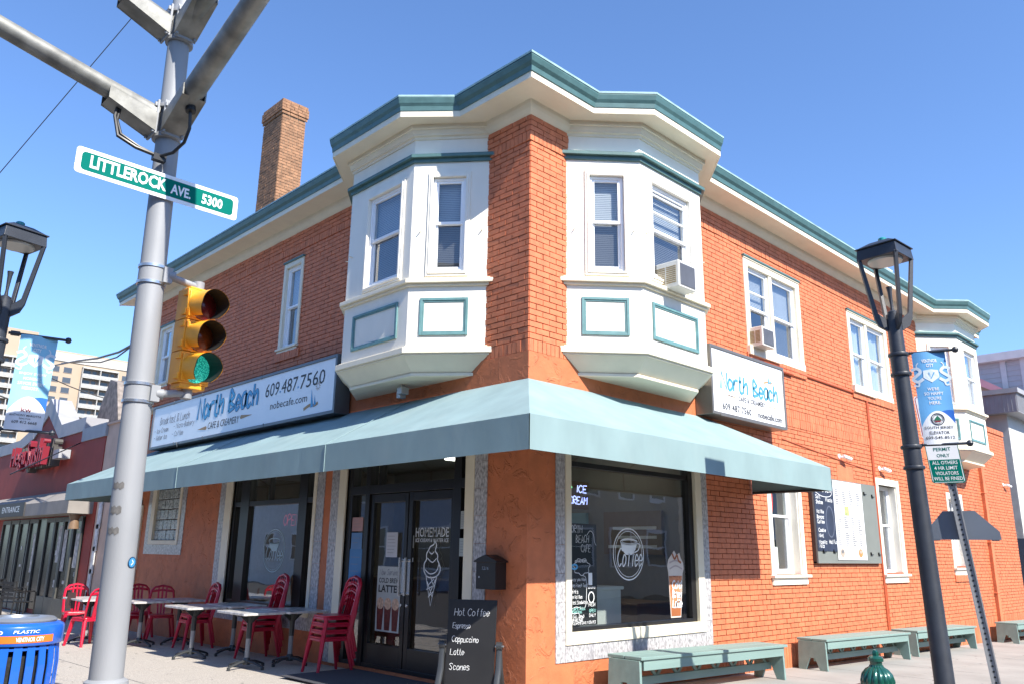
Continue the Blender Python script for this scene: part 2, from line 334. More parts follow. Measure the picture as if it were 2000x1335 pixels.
mb = MB(); random.seed(21)
for k in range(170):
    x, y = (random.uniform(-4.6, 14), random.uniform(-4.3, -.2)) if k % 3 else (random.uniform(-4.8, -.4), random.uniform(0, 12))
    rr = random.uniform(.008, .024); z = G(x, y)+.002; mb.add([(x+rr*cos(t)*(1+.3*sin(3*t+k)), y+rr*sin(t), z) for t in [i*pi/5 for i in range(10)]], [tuple(range(10))])
struct(mb, 'gum_spots', mat('old gum', (.09, .085, .08), .8), 'stuff')
mb = MB()
for k in range(9):
    x, y = (random.uniform(0, 12), random.uniform(-4, -1)) if k % 3 else (random.uniform(-4, -1.5), random.uniform(1, 9)); a = random.uniform(0, 6.28); L_ = []
    for j in range(22): L_.append((x, y)); a += random.uniform(-.6, .6); x += .07*cos(a); y += .07*sin(a)
    P = []
    for j, (px, py) in enumerate(L_): ww = .003*(1-abs(j-11)/12); P += [(px+ww, py-ww, G(px, py)+.002), (px-ww, py+ww, G(px, py)+.002)]
    mb.add(P, [(2*j, 2*j+2, 2*j+3, 2*j+1) for j in range(21)])
struct(mb, 'pavement_cracks', mat('crack dirt', (.06, .055, .05), .9), 'stuff')

# ================================================================== the cafe building
B = thing('cafe_building', 'orange brick two-storey corner cafe with cream bays and teal eaves', 'building')
def minus(rects, holes):
    for h in holes:
        R = []
        for (a0, a1, b0, b1) in rects:
            ha0, ha1, hb0, hb1 = max(a0, h[0]), min(a1, h[1]), max(b0, h[2]), min(b1, h[3])
            if ha0 >= ha1 or hb0 >= hb1: R.append((a0, a1, b0, b1)); continue
            if b0 < hb0: R.append((a0, a1, b0, hb0))
            if hb1 < b1: R.append((a0, a1, hb1, b1))
            if a0 < ha0: R.append((a0, ha0, hb0, hb1))
            if ha1 < a1: R.append((ha1, a1, hb0, hb1))
        rects = R
    return rects
def sheet(mb, F, rect, holes, c, depth, m=0, cs=None):
    # split to a grid so T-junctions are harmless
    for a0, a1, b0, b1 in minus([rect], holes):
        mb.add([F(a0, b0, c), F(a1, b0, c), F(a1, b1, c), F(a0, b1, c)], [(0, 1, 2, 3)], m)
    for h in holes:
        a0, a1, b0, b1 = h
        if a1 < rect[0] or a0 > rect[1] or b1 < rect[2] or b0 > rect[3]: continue
        P = [(a0, b0), (a1, b0), (a1, b1), (a0, b1)]
        for i in range(4):
            p, q = P[i], P[(i+1) % 4]; mb.add([F(*p, c), F(*q, c), F(*q, c-depth), F(*p, c-depth)], [(3, 2, 1, 0)], m)
def bricks(mb, F, rect, holes, c=0., th=.016, bw=.236, bh=.0739, z0=None, gap=.011, m=0, rnd=.0025, off0=0.):
    a0, a1, b0, b1 = rect; z = (z0 if z0 is not None else b0); row = 0
    while z < b1-.01:
        off = (row % 2)*bw/2+off0; a = a0-off
        while a < a1:
            for (p0, p1, q0, q1) in minus([(max(a, a0)+gap/2, min(a+bw, a1)-gap/2, max(z, b0)+gap/2, min(z+bh, b1)-gap/2)], holes):
                if p1-p0 > .012 and q1-q0 > .012:
                    t = th+random.uniform(-rnd, rnd); j = [random.uniform(-.0015, .0015) for _ in range(4)]; k = [random.uniform(-.0012, .0012) for _ in range(4)]
                    A = [(p0, q0), (p1, q0), (p1, q1), (p0, q1)]
                    mb.add([F(x, y, c-.002) for x, y in A]+[F(x+j[i], y+j[3-i], c+t+k[i]) for i, (x, y) in enumerate(A)], [(4, 5, 6, 7), (0, 1, 5, 4), (1, 2, 6, 5), (2, 3, 7, 6), (3, 0, 4, 7)], m)
            a += bw
        z += bh; row += 1
HR = [(.60, 3.46, .60, 3.2), (5.14, 6.95, 4.88, 6.42), (9.12, 10.94, 4.85, 6.36), (5.5, 6.42, 1.33, 3.0), (9.8, 10.7, 1.33, 3.0), (13.72, 14.55, 1.45, 3.0)]
HRW = [(5.06, 7.03, 4.82, 6.5), (9.04, 11.02, 4.79, 6.44), (5.38, 6.53, 1.16, 3.13), (9.68, 10.83, 1.14, 3.13), (13.62, 14.68, 1.25, 3.08)]   # casing extents
BAYR = (.70, 3.48, 3.95, 7.06); BAYR2 = (12.9, 15.68, 3.95, 7.06)
HL = [(-3.62, -1.02, .12, 3.2), (-7.2, -4.44, .70, 3.2), (-10.75, -9.35, 1.68, 3.1), (-12.3, -11.35, .1, 2.6), (-6.03, -5.45, 4.9, 6.45), (-11.5, -10.85, 5.0, 6.34)]
HLW = [(-6.06, -5.4, 4.84, 6.5), (-11.56, -10.8, 4.94, 6.38)]
BAYL = (-3.68, -.80, 3.95, 7.06)
# backing walls (mortar)
bayh = lambda b: (b[0]+.12, b[1]-.12, b[2]+.12, 7.0)
mb = MB()
sheet(mb, FR, (0, 15.9, 3.9, 7.1), HR[1:3]+[bayh(BAYR), bayh(BAYR2)], 0, .12); sheet(mb, FR, (3.46, 15.9, -.6, 3.9), HR[3:], 0, .12)
sheet(mb, FR, (15.9, 18.8, -.6, 5.02), [], 0, .12)
sheet(mb, FL, (-12.8, 0, 3.9, 7.1), HL[4:]+[bayh(BAYL)], 0, .12)
# solid core: back, far ends, annex
mb.add([(15.9, 0, -.6), (15.9, 12, -.6), (15.9, 12, 7.1), (15.9, 0, 7.1)], [(0, 1, 2, 3)]); mb.add([(0, 12.8, -.6), (0, 12.8, 7.1), (15.9, 12.8, 7.1), (15.9, 12.8, -.6)], [(0, 1, 2, 3)])
mb.add([(18.8, 0, -.6), (18.8, 9, -.6), (18.8, 9, 5.02), (18.8, 0, 5.02)], [(0, 1, 2, 3)]); mb.add([(15.9, 0, 5.02), (18.8, 0, 5.02), (18.8, 9, 5.02), (15.9, 9, 5.02)], [(0, 1, 2, 3)])
mb.build('mortar_wall', MORTAR, B)
mb = MB(); PR = 1.0
SB = (.165, .019)
# right facade bricks
bh = .0739
bricks(mb, FR, (-.012, 15.9, 4.045, 6.62), HRW+[BAYR, BAYR2], z0=4.045)
bricks(mb, FR, (-.03, 15.9, 6.755, 7.05), HRW+[BAYR, BAYR2], th=.034, z0=6.755, gap=.009)
bricks(mb, FR, (-.03, 15.9, 6.62, 6.755), HRW+[BAYR, BAYR2], th=.03, bw=.0755, bh=.135, gap=.008)
bricks(mb, FR, (-.012, 15.9, 3.9, 4.045), [BAYR, BAYR2], th=.016, bw=.0755, bh=.145, gap=.008)
bricks(mb, FR, (3.64, 15.9, .3, 3.9), HRW, z0=.3)
bricks(mb, FR, (3.64, 18.8, -.5, .3), [], th=.02, bw=.0755, bh=.8, gap=.009)
bricks(mb, FR, (15.9, 18.812, .3, 4.9), [], z0=.3); bricks(mb, FR, (15.9, 18.83, 4.9, 5.04), [], th=.03, bw=.0755, bh=.14)
# sheared soldier band over ground floor of the long side and a soldier course over windows
bricks(mb, FL, (-12.8, .012, 4.045, 6.62), HLW+[BAYL], z0=4.045)
bricks(mb, FL, (-12.8, .03, 6.755, 7.05), HLW+[BAYL], th=.034, z0=6.755)
bricks(mb, FL, (-12.8, .03, 6.62, 6.755), HLW+[BAYL], th=.03, bw=.0755, bh=.135, gap=.008)
bricks(mb, FL, (-12.8, .012, 3.9, 4.045), [BAYL], th=.016, bw=.0755, bh=.145, gap=.008)
mb.build('brick_facing', BRICK, B)
mb = MB()   # header courses standing proud under windows and lintels
for F, a0, a1, z in ((FR, 5.06, 7.03, 4.66), (FR, 9.04, 11.02, 4.63), (FR, 13.62, 14.68, 1.11), (FL, -6.1, -5.36, 4.70), (FL, -11.6, -10.76, 4.8)):
    bricks(mb, F, (a0-.04, a1+.04, z, z+.15), [], th=.045, bw=.0755, bh=.15, gap=.006); mb.cut()
for F, a0, a1 in ((FR, 4.2, 15.9),): bricks(mb, F, (a0, a1, 3.74, 3.9), [], th=.026, bw=.0755, bh=.16, gap=.008)
mb.cut(); mb.fbox(FR, 8.0, 8.7, 2.95, 3.22, .0, .022); mb.build('brick_course', BRICK, B)
# stucco ground floor
mb = MB()
def wallgrid(mb, F, rect, holes, c, step=.12, amp=.006):
    for a0, a1, b0, b1 in minus([rect], holes):
        mb.fbox(F, a0, a1, b0, b1, -.2, c)
wallgrid(mb, FR, (-.0165, 3.64, -.3, 3.9), HR, .02); wallgrid(mb, FL, (-12.8, .0202, -.3, 3.9), HL, .02)
mb.build('stucco_base', STUC, B)
# tile surrounds, cream frames
def ring(mb, F, o, i, c0, c1, tile=None, sides='lrbt'):
    (a0, a1, b0, b1), (p0, p1, q0, q1) = o, i
    segs = []
    if 'l' in sides: segs.append((a0, p0, b0, b1, 'v'))
    if 'r' in sides: segs.append((p1, a1, b0, b1, 'v'))
    if 'b' in sides: segs.append((p0, p1, b0, q0, 'h'))
    if 't' in sides: segs.append((p0, p1, q1, b1, 'h'))
    for x0, x1, y0, y1, d in segs:
        if not tile: mb.fbox(F, x0, x1, y0, y1, c0, c1); continue
        L = (y1-y0) if d == 'v' else (x1-x0); n = max(1, round(L/tile))
        for k in range(n):
            t0 = L*k/n+.0015; t1 = L*(k+1)/n-.0015
            if d == 'v': mb.fbox(F, x0+.001, x1-.001, y0+t0, y0+t1, c0, c1+random.uniform(-.001, .001))
            else: mb.fbox(F, x0+t0, x0+t1, y0+.001, y1-.001, c0, c1+random.uniform(-.001, .001))
for F_, o_r, i_r, tl_, sd_ in ((FR, (.44, 3.63, .42, 3.3), (.60, 3.46, .60, 3.2), .31, 'lrbt'), (FL, (-7.68, -4.21, .46, 3.3), (-7.45, -4.42, .64, 3.2), .31, 'lrb'),
        (FL, (-10.98, -9.13, 1.47, 3.3), (-10.78, -9.32, 1.66, 3.1), .25, 'lrb')):
    mb = MB(); ring(mb, F_, o_r, i_r, .0, .032, tl_, sd_); mb.build('tile_surround', TILE, B, bevel=.002)
for sd_ in 'lr': mb = MB(); ring(mb, FL, (-4.02, -.64, .1, 3.3), (-3.80, -.86, .1, 3.2), .0, .032, .31, sd_); mb.build('tile_jamb', TILE, B, bevel=.002)
for F_, o_r, i_r, c_, sd_ in ((FR, (.60, 3.46, .60, 3.2), (.695, 3.31, .735, 3.05), .05, 'lrbt'), (FL, (-7.45, -4.42, .64, 3.2), (-7.2, -4.5, .72, 3.1), .045, 'lrbt'), (FL, (-3.80, -.86, .1, 3.2), (-3.62, -1.02, .1, 3.1), .045, 'lrt'), (FL, (-10.78, -9.32, 1.66, 3.1), (-10.6, -9.42, 1.74, 3.0), .045, 'lrbt')):
    mb = MB(); ring(mb, F_, o_r, i_r, -.1, c_, None, sd_); mb.build('cream_frame', CREAM, B, bevel=.006)
# ---- display window (right)
W1 = MB(); gl = lambda F, a0, a1, b0, b1, c: MB().add([F(a0, b0, c), F(a1, b0, c), F(a1, b1, c), F(a0, b1, c)], [(0, 1, 2, 3)])
ring(W1, FR, (.695, 3.31, .735, 3.05), (.715, 3.2, .78, 2.93), -.12, .0); W1.fbox(FR, .695, 3.31, 2.62, 2.68, -.1, -.02)
dw = W1.build('display_window', BLACKM, B, bevel=.003)
g = gl(FR, .70, 3.25, .76, 3.0, -.05).build('pane', GLS, dw)
# decals on the display window
d = MB(); E = lambda *k, **q: stroke(d, FR, *k, **q)
ca, cb = 1.885, 1.605
for ra, rb, wd in ((.31, .315, .014), (.275, .28, .007)): stroke(d, FR, ellipse(ca, cb, ra, rb), wd, -.046, 0, sm=False)
stroke(d, FR, ellipse(ca+.01, cb+.15, .17, .035), .012, -.046, sm=False); stroke(d, FR, ellipse(ca+.01, cb+.15, .14, .022), .006, -.046, sm=False)
d.add([FR(*p, -.046) for p in [(ca-.16, cb+.14), (ca-.13, cb+.05), (ca-.06, cb-.01), (ca+.06, cb-.01), (ca+.14, cb+.05), (ca+.18, cb+.14), (ca+.1, cb+.118), (ca-.08, cb+.118)]], [(0, 1, 2, 3, 4, 5, 6, 7)])
stroke(d, FR, [(ca+.17, cb+.13), (ca+.23, cb+.12), (ca+.2, cb+.05), (ca+.12, cb+.02)], .014, -.046)
hand(d, FR, 'Coffee', ca-.24, cb-.15, .52, .22, .017, -.044, shear=.35)
d.build('coffee_decal', CHALK, dw)
d = MB()  # chalk menu on the glass
d.fbox(FR, .70, 1.26, .79, 1.95, -.08, -.052, 0)
for k, (t, a, b, wd, h, m_) in enumerate([('NORTH', .74, 1.84, .26, .085, 1), ('BEACH', .88, 1.73, .24, .085, 1), ('CAFE', .97, 1.62, .18, .085, 1), ('Any way you like', .71, 1.29, .34, .035, 1), ('Pancakes French Toast', .71, 1.22, .38, .04, 1),
      ('Paninis', .72, 1.15, .2, .045, 1), ('Belgian Waffles', .71, 1.09, .28, .04, 1), ('Breakfast Sandwiches', .71, 1.03, .38, .04, 1), ('Burgers Subs', .74, .965, .3, .035, 2), ('Breakfast', .8, .93, .18, .03, 2), ('CALL AHEAD', .82, .875, .2, .03, 1),
      ('609 487 7560', .79, .84, .2, .025, 1), ('KINDER EATS & DAILY CRAVES', .71, .805, .52, .03, 1), ('ICED COFFEE', 1.09, 1.2, .14, .02, 1), ('FRESH', 1.1, 1.0, .12, .04, 1), ('OPEN', 1.11, .93, .12, .035, 2), ('DAILY', 1.11, .88, .12, .035, 1), ('OLD FAMILY RECIPE', .86, 1.5, .2, .025, 1)]):
    hand(d, FR, t, a, b, wd, h, .0045, -.049, m_, jit=.06)
for cc in ((.98, 1.45, .14, .09), (.85, .87, .13, .06)): stroke(d, FR, [(cc[0]+cc[2]*cos(t)*(1+.12*sin(7*t)), cc[1]+cc[3]*sin(t)*(1+.12*sin(7*t))) for t in [i*2*pi/28 for i in range(28)]], .006, -.049, 1, closed=True)
stroke(d, FR, [(.71, 1.0), (.8, .985), (.88, 1.0), (.97, .985), (1.05, 1.02), (1.06, 1.3), (1.0, 1.35)], .006, -.049, 1); stroke(d, FR, [(1.08, 1.82), (1.14, 1.87), (1.2, 1.83), (1.22, 1.74), (1.25, 1.7)], .006, -.049, 1)
d.fbox(FR, 1.1, 1.17, 1.24, 1.38, -.05, -.049, 1); stroke(d, FR, ellipse(1.15, 1.1, .05, .06, 16), .012, -.049, 1); stroke(d, FR, ellipse(.85, 1.45, .05, .025, 12), .02, -.049, 3)
stroke(d, FR, [(.72, 1.5), (.74, 1.6), (.72, 1.66), (.77, 1.6), (.8, 1.64)], .006, -.049, 2)
d.build('chalk_menu', [mat('chalkboard black', (.02, .022, .025), .6), CHALK, mat('chalk aqua', (.3, .65, .6), .8), mat('chalk blue', (.1, .4, .7), .8)], dw)
d = MB()   # cold brew cut-out sticker
prof = [(2.76, .80), (2.99, .80), (3.06, 1.36), (3.09, 1.42), (3.08, 1.5), (3.03, 1.56), (3.0, 1.63), (2.93, 1.6), (2.88, 1.66), (2.81, 1.6), (2.74, 1.54), (2.71, 1.46), (2.73, 1.38)]
d.fprism(FR, prof, -.048, -.045, 0); d.fprism(FR, [(2.77, .82), (2.98, .82), (3.04, 1.33), (2.74, 1.33)], -.045, -.043, 1)
d.fprism(FR, [(2.77, .82), (2.98, .82), (2.99, .93), (2.88, .98), (2.77, .92)], -.043, -.0425, 2)
for q in ([(2.76, 1.42), (2.9, 1.46), (3.05, 1.42)], [(2.76, 1.5), (2.9, 1.53), (3.03, 1.5)]): stroke(d, FR, q, .02, -.043, 4)
stroke(d, FR, [(2.83, 1.62), (2.88, 1.55), (2.94, 1.6), (2.97, 1.53), (3.03, 1.5)], .03, -.042, 2); stroke(d, FR, [(2.8, 1.25), (2.78, 1.1), (2.82, 1.0)], .02, -.042, 2); stroke(d, FR, [(2.97, 1.2), (3.0, 1.05), (2.95, .95)], .018, -.042, 4)
for t, b in (('Cold', 1.17), ('Brew', 1.05), ('Latte', .93)): hand(d, FR, t, 2.8, b, .22, .10, .02, -.040, 3, shear=.2)
text(d, FR, 'TRY A', 2.82, 1.31, .12, .022, -.040, 5)
d.build('drink_sticker', [mat('whipped cream print', (.62, .55, .5), .6), mat('latte print', (.55, .2, .09), .6, var=.3, vs=15), mat('caramel print', (.32, .1, .03), .6), CHALK, mat('cream shade print', (.42, .34, .33), .6), INK], dw)
d = MB(); d.fbox(FR, .76, 1.16, 2.12, 2.45, -.1, -.085, 1)
def neon(t, a, b, wd, h, m_): hand(d, FR, t, a, b, wd, h, .014, -.08, m_)
neon('ICE', .93, 2.32, .2, .085, 0); neon('CREAM', .80, 2.18, .34, .085, 0); neon('P', .78, 2.33, .07, .06, 2)
d.build('neon_letters', [mat('blue neon', (.42, .5, 1), emit=1.6), mat('neon backing', (.22, .12, .05), .6), mat('green neon', (.3, 1, .5), emit=1.)], dw)
# ---- left cafe window
W2 = MB(); ring(W2, FL, (-7.2, -4.5, .72, 3.1), (-7.12, -4.56, .78, 3.0), -.12, .0)
for a0, a1 in ((-6.92, -6.62), (-4.98, -4.74)): W2.fbox(FL, a0, a1, .72, 3.1, -.13, .005)
W2.fbox(FL, -7.2, -4.5, 2.3, 2.38, -.12, -.002); W2.fbox(FL, -5.98, -5.95, 2.38, 3.1, -.1, -.01)
dw = W2.build('shop_window', BLACKM, B, bevel=.003); gl(FL, -7.15, -4.52, .75, 3.05, -.05).build('pane', GLS, dw)
d = MB(); ca, cb = -5.73, 1.58
for ra, rb, wd in ((.34, .33, .012), (.31, .3, .006)): stroke(d, FL, ellipse(ca, cb, ra, rb), wd, -.046, sm=False)
stroke(d, FL, ellipse(ca, cb+.15, .18, .04), .014, -.046, sm=False)
d.add([FL(*p, -.046) for p in [(ca-.17, cb+.14), (ca-.13, cb+.05), (ca-.06, cb-.01), (ca+.06, cb-.01), (ca+.13, cb+.05), (ca+.17, cb+.14), (ca, cb+.11)]], [(0, 1, 2, 3, 4, 5, 6)])
hand(d, FL, 'Coffee', ca-.25, cb-.15, .54, .22, .015, -.044, shear=.35); d.build('coffee_decal', mat('etched decal', (.42, .55, .6), .7), dw)
d = MB(); hand(d, FL, 'OPEN', -5.95, 1.98, .5, .17, .016, -.3, 0); d.build('neon_letters', mat('red neon', (.55, .04, .05), emit=.3), dw)
# ---- door unit
D = MB(); ring(D, FL, (-3.62, -1.02, .12, 3.1), (-3.50, -1.06, .12, 3.0), -.13, .0, None, 'lrt')
D.fbox(FL, -3.62, -1.02, 2.36, 2.48, -.13, .004); D.fbox(FL, -1.27, -1.13, .12, 3.1, -.13, .006); D.fbox(FL, -3.17, -3.07, .12, 3.1, -.13, .006); D.fbox(FL, -3.5, -1.02, .12, .17, -.13, -.002); D.fbox(FL, -1.135, -1.06, .12, .25, -.12, -.004)
D.fbox(FL, -2.9, -2.86, 2.48, 3.1, -.12, -.02)
de = D.build('entrance', BLACKM, B, bevel=.003); gl(FL, -3.6, -1.03, .15, 3.05, -.08).build('pane', GLS, de)
for a0, a1, hs in ((-2.19, -1.27, -2.15), (-3.06, -2.21, -2.3)):
    D = MB(); ring(D, FL, (a0, a1, .14, 2.35), (a0+.08, a1-.07, .42, 2.24), -.07, -.02); dd = D.build('door', BLACKM, B, bevel=.004)
    h = MB(); ha = a0+.05 if hs == -2.15 else a1-.05
    h.cyl(FL(ha, 1.05, .04), FL(ha, 1.52, .04), .016, n=12); h.cyl(FL(ha, 1.08, -.02), FL(ha, 1.08, .04), .01, n=8); h.cyl(FL(ha, 1.48, -.02), FL(ha, 1.48, .04), .01, n=8); h.fbox(FL, ha-.028, ha+.028, 1.06, 1.5, -.02, -.016); h.cyl(FL(ha, .93, -.02), FL(ha, .93, .0), .018, n=12)
    h.build('door_handle', STEEL, dd)
d = MB()
text(d, FL, 'HOMEMADE', -2.06, 1.78, .66, .115, -.045, 0, bold=.01); text(d, FL, 'HOMEMADE', -2.045, 1.793, .63, .09, -.043, 1, bold=-.03)
text(d, FL, 'ICE CREAM & WATER ICE', -2.06, 1.715, .66, .045, -.045, 0)
cx, cb = -1.71, 1.36
stroke(d, FL, [(-1.82, 1.32), (-1.71, .95), (-1.6, 1.32)], .014, -.045, sm=False)
for p in ([(-1.79, 1.24), (-1.68, 1.06)], [(-1.8, 1.14), (-1.64, 1.2)], [(-1.76, 1.05), (-1.65, 1.13)], [(-1.63, 1.26), (-1.75, 1.06)], [(-1.73, 1.3), (-1.64, 1.16)], [(-1.77, 1.19), (-1.66, 1.27)]): stroke(d, FL, p, .012, -.045, sm=False)
stroke(d, FL, [(-1.86, 1.36), (-1.80, 1.30), (-1.70, 1.285), (-1.6, 1.31), (-1.54, 1.38), (-1.57, 1.46), (-1.6, 1.5), (-1.6, 1.56), (-1.65, 1.61), (-1.63, 1.68), (-1.68, 1.75)], .016, -.045)
stroke(d, FL, [(-1.86, 1.36), (-1.86, 1.45), (-1.82, 1.5), (-1.82, 1.57), (-1.78, 1.62), (-1.75, 1.66), (-1.68, 1.69), (-1.68, 1.75)], .016, -.045)
stroke(d, FL, [(-1.84, 1.38), (-1.74, 1.33), (-1.62, 1.36), (-1.57, 1.45)], .012, -.045); stroke(d, FL, [(-1.8, 1.52), (-1.7, 1.47), (-1.62, 1.52)], .012, -.045)
stroke(d, FL, [(-1.77, 1.6), (-1.72, 1.57), (-1.67, 1.6)], .012, -.045)
d.build('ice_cream_decal', [CHALK, INK], de)
# ---- glass block window + side door
mb = MB(); GB = mat('glass block', (.34, .38, .38), .1, var=.6, vs=22, bump=.03, bs=14, spec=1.)
for i in range(6):
    for j in range(6): mb.fbox(FL, -10.595+i*.196, -10.41+i*.196, 1.745+j*.2, 1.935+j*.2, -.09, -.0-.004*((i+j) % 2))
o = mb.build('glass_block_window', GB, B, bevel=.012)
mb = MB(); mb.fbox(FL, -12.3, -11.35, .1, 2.25, -.12, -.06, 1); ring(mb, FL, (-12.4, -11.25, .1, 2.45), (-12.2, -11.42, .1, 2.3), -.06, .05); mb.build('side_door', [CREAM, mat('dull green door', (.16, .24, .22), .5)], B)

# ---- sash windows
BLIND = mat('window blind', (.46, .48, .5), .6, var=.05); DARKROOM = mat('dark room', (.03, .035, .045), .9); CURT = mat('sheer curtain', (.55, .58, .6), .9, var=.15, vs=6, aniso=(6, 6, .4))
def blind(mb, F, a0, a1, b0, b1, c, pitch=.026):
    z = b1
    while z > b0+pitch:
        mb.add([F(a0, z, c), F(a1, z, c), F(a1, z-pitch*.99, c+.007), F(a0, z-pitch*.99, c+.007)], [(3, 2, 1, 0)]); z -= pitch
def sash(F, a0, a1, b0, b1, parent, bl='full', mid=.5, extra=False, lower_open=0., dark=True):
    """double-hung unit filling a0..a1,b0..b1; glass 5 cm behind plane c=0"""
    n = MB(); t = .035
    ring(n, F, (a0, a1, b0, b1), (a0+t, a1-t, b0+t, b1-t), -.11, -.015)
    zm = b0+(b1-b0)*mid
    ring(n, F, (a0+t, a1-t, zm-.02, b1-t), (a0+t+.035, a1-t-.035, zm+.02, b1-t-.035), -.06, -.03)
    ring(n, F, (a0+t, a1-t, b0+t, zm+.02), (a0+t+.035, a1-t-.035, b0+t+.05, zm-.02), -.09, -.061)
    if extra:
        for k in (1/3,) if extra == 1 else (1/3, 2/3): n.fbox(F, a0+t, a1-t, zm+(b1-zm)*k*1.2-.012, zm+(b1-zm)*k*1.2+.012, -.05, -.022)
    w_ = n.build('window', VINYL, parent, bevel=.004)
    top = parent.get('category') is None
    P = MB(); P.add([F(a0+t, zm, -.05), F(a1-t, zm, -.05), F(a1-t, b1-t, -.05), F(a0+t, b1-t, -.05)], [(0, 1, 2, 3)]); P.add([F(a0+t, b0+t, -.08), F(a1-t, b0+t, -.08), F(a1-t, zm, -.08), F(a0+t, zm, -.08)], [(0, 1, 2, 3)], 1)
    P.build('pane', [GLW, GLD if bl == 'full' or bl == 'upper' else GLW], parent if top else w_)
    Q = MB()
    if bl == 'full': blind(Q, F, a0+t, a1-t, b0+t, b1-t, -.13)
    elif bl == 'upper': blind(Q, F, a0+t, a1-t, zm, b1-t, -.13)
    elif bl == 'curtain':
        N = 24
        Q.add([F(a0+t+(a1-a0-2*t)*i/N, z, -.16+.02*sin(i*1.7)+.008*sin(i*.9)) for z in (b0+t, b1-t) for i in range(N+1)], [(i, i+1, N+2+i, N+1+i) for i in range(N)], 0, True)
    if Q.v: Q.build('blind' if bl != 'curtain' else 'curtain', BLIND if bl != 'curtain' else CURT, parent if top else w_)
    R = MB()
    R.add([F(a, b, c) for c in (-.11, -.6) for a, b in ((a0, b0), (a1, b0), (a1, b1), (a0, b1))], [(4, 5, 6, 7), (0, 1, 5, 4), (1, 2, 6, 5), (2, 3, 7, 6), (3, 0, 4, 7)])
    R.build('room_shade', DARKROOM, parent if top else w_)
    return w_
def casing(F, o, i, parent, lint=False, sillw=.05, name='casing'):
    n = MB(); ring(n, F, o, i, -.12, .035, None, 'lrt'); n.fbox(F, o[0]-.02, o[1]+.02, o[2]+(i[2]-o[2])*.55, i[2], -.12, .075); n.fbox(F, o[0], o[1], o[2], o[2]+(i[2]-o[2])*.55, -.05, .045)
    if lint: n.fbox(F, o[0]-.01, o[1]+.01, o[3]-.035, o[3]-.0, .0, .06, 1)
    return n.build(name, [CREAM, TEAL], parent, bevel=.005)
for (o, i) in (((5.06, 7.03, 4.80, 6.5), (5.2, 6.88, 4.92, 6.33)), ((9.04, 11.02, 4.77, 6.44), (9.17, 10.88, 4.88, 6.28))):
    n = MB(); ring(n, FR, o, i, -.12, .035, None, 'lrt'); n.fbox(FR, o[0]-.02, o[0]+1.0, o[2]-.03, i[2], -.12, .085); n.fbox(FR, o[0]+1.0, o[1], o[2], i[2], -.12, .05); n.fbox(FR, o[0]-.01, o[1]+.01, o[3]-.035, o[3], 0, .065, 1); n.fbox(FR, o[0], o[1], o[3]-.06, o[3]-.036, 0, .05)
    mA = (i[0]+i[1])/2-.06; n.fbox(FR, mA-.05, mA+.05, i[2], i[3], -.12, .02)
    cs = n.build('window_casing', [CREAM, TEAL], B, bevel=.005)
    first = o[0] < 8
    sash(FR, i[0], mA-.05, i[2], i[3], B, 'upper' if first else 'curtain', .5, extra=1 if first else False); sash(FR, mA+.05, i[1], i[2], i[3], B, 'full' if first else 'curtain', .5)
for (o, i, kd) in (((5.38, 6.53, 1.17, 3.13), (5.5, 6.42, 1.31, 3.0), 0), ((9.68, 10.83, 1.14, 3.13), (9.8, 10.7, 1.29, 3.0), 0), ((13.62, 14.68, 1.25, 3.08), (13.72, 14.55, 1.4, 2.95), 1)):
    n = MB(); ring(n, FR, o, i, -.2, .03, None, 'lrt'); n.fbox(FR, o[0]-.03, o[1]+.05, i[2]-.03, i[2]+.01, -.2, .09); n.fbox(FR, o[0]+.005, o[1]-.005, o[2], i[2]-.03, 0, .045)
    n.fbox(FR, i[0]-.001, i[0]+.02, i[2], i[3], -.22, -.0); n.fbox(FR, i[1]-.02, i[1]+.001, i[2], i[3], -.22, -.0)
    n.build('window_casing', CREAMW, B, bevel=.005)
    sash(FR.off(-.12), i[0]+.02, i[1]-.02, i[2]+.01, i[3], B, 'none' if kd else 'none', .55)
    r_ = MB(); r_.fbox(FR, i[0]+.5, i[1]+.1, 1.0, 3.3, -.5, -.45); r_.build('room_curtain', mat('green room wall', (.42, .52, .44), .8), B)
for F, o, i in ((FL, (-6.06, -5.4, 4.84, 6.5), (-5.98, -5.48, 4.92, 6.38)), (FL, (-11.56, -10.8, 4.94, 6.38), (-11.46, -10.9, 5.04, 6.28))):
    casing(F, o, i, B, True); sash(F, i[0], i[1], i[2], i[3], B, 'full', .5)
n = MB(); n.fbox(FL, -11.75, -11.62, 4.45, 5.0, 0, .3); n.fbox(FL, -11.75, -10.9, 4.4, 4.46, 0, .3); n.build('window_ledge', CREAM, B)

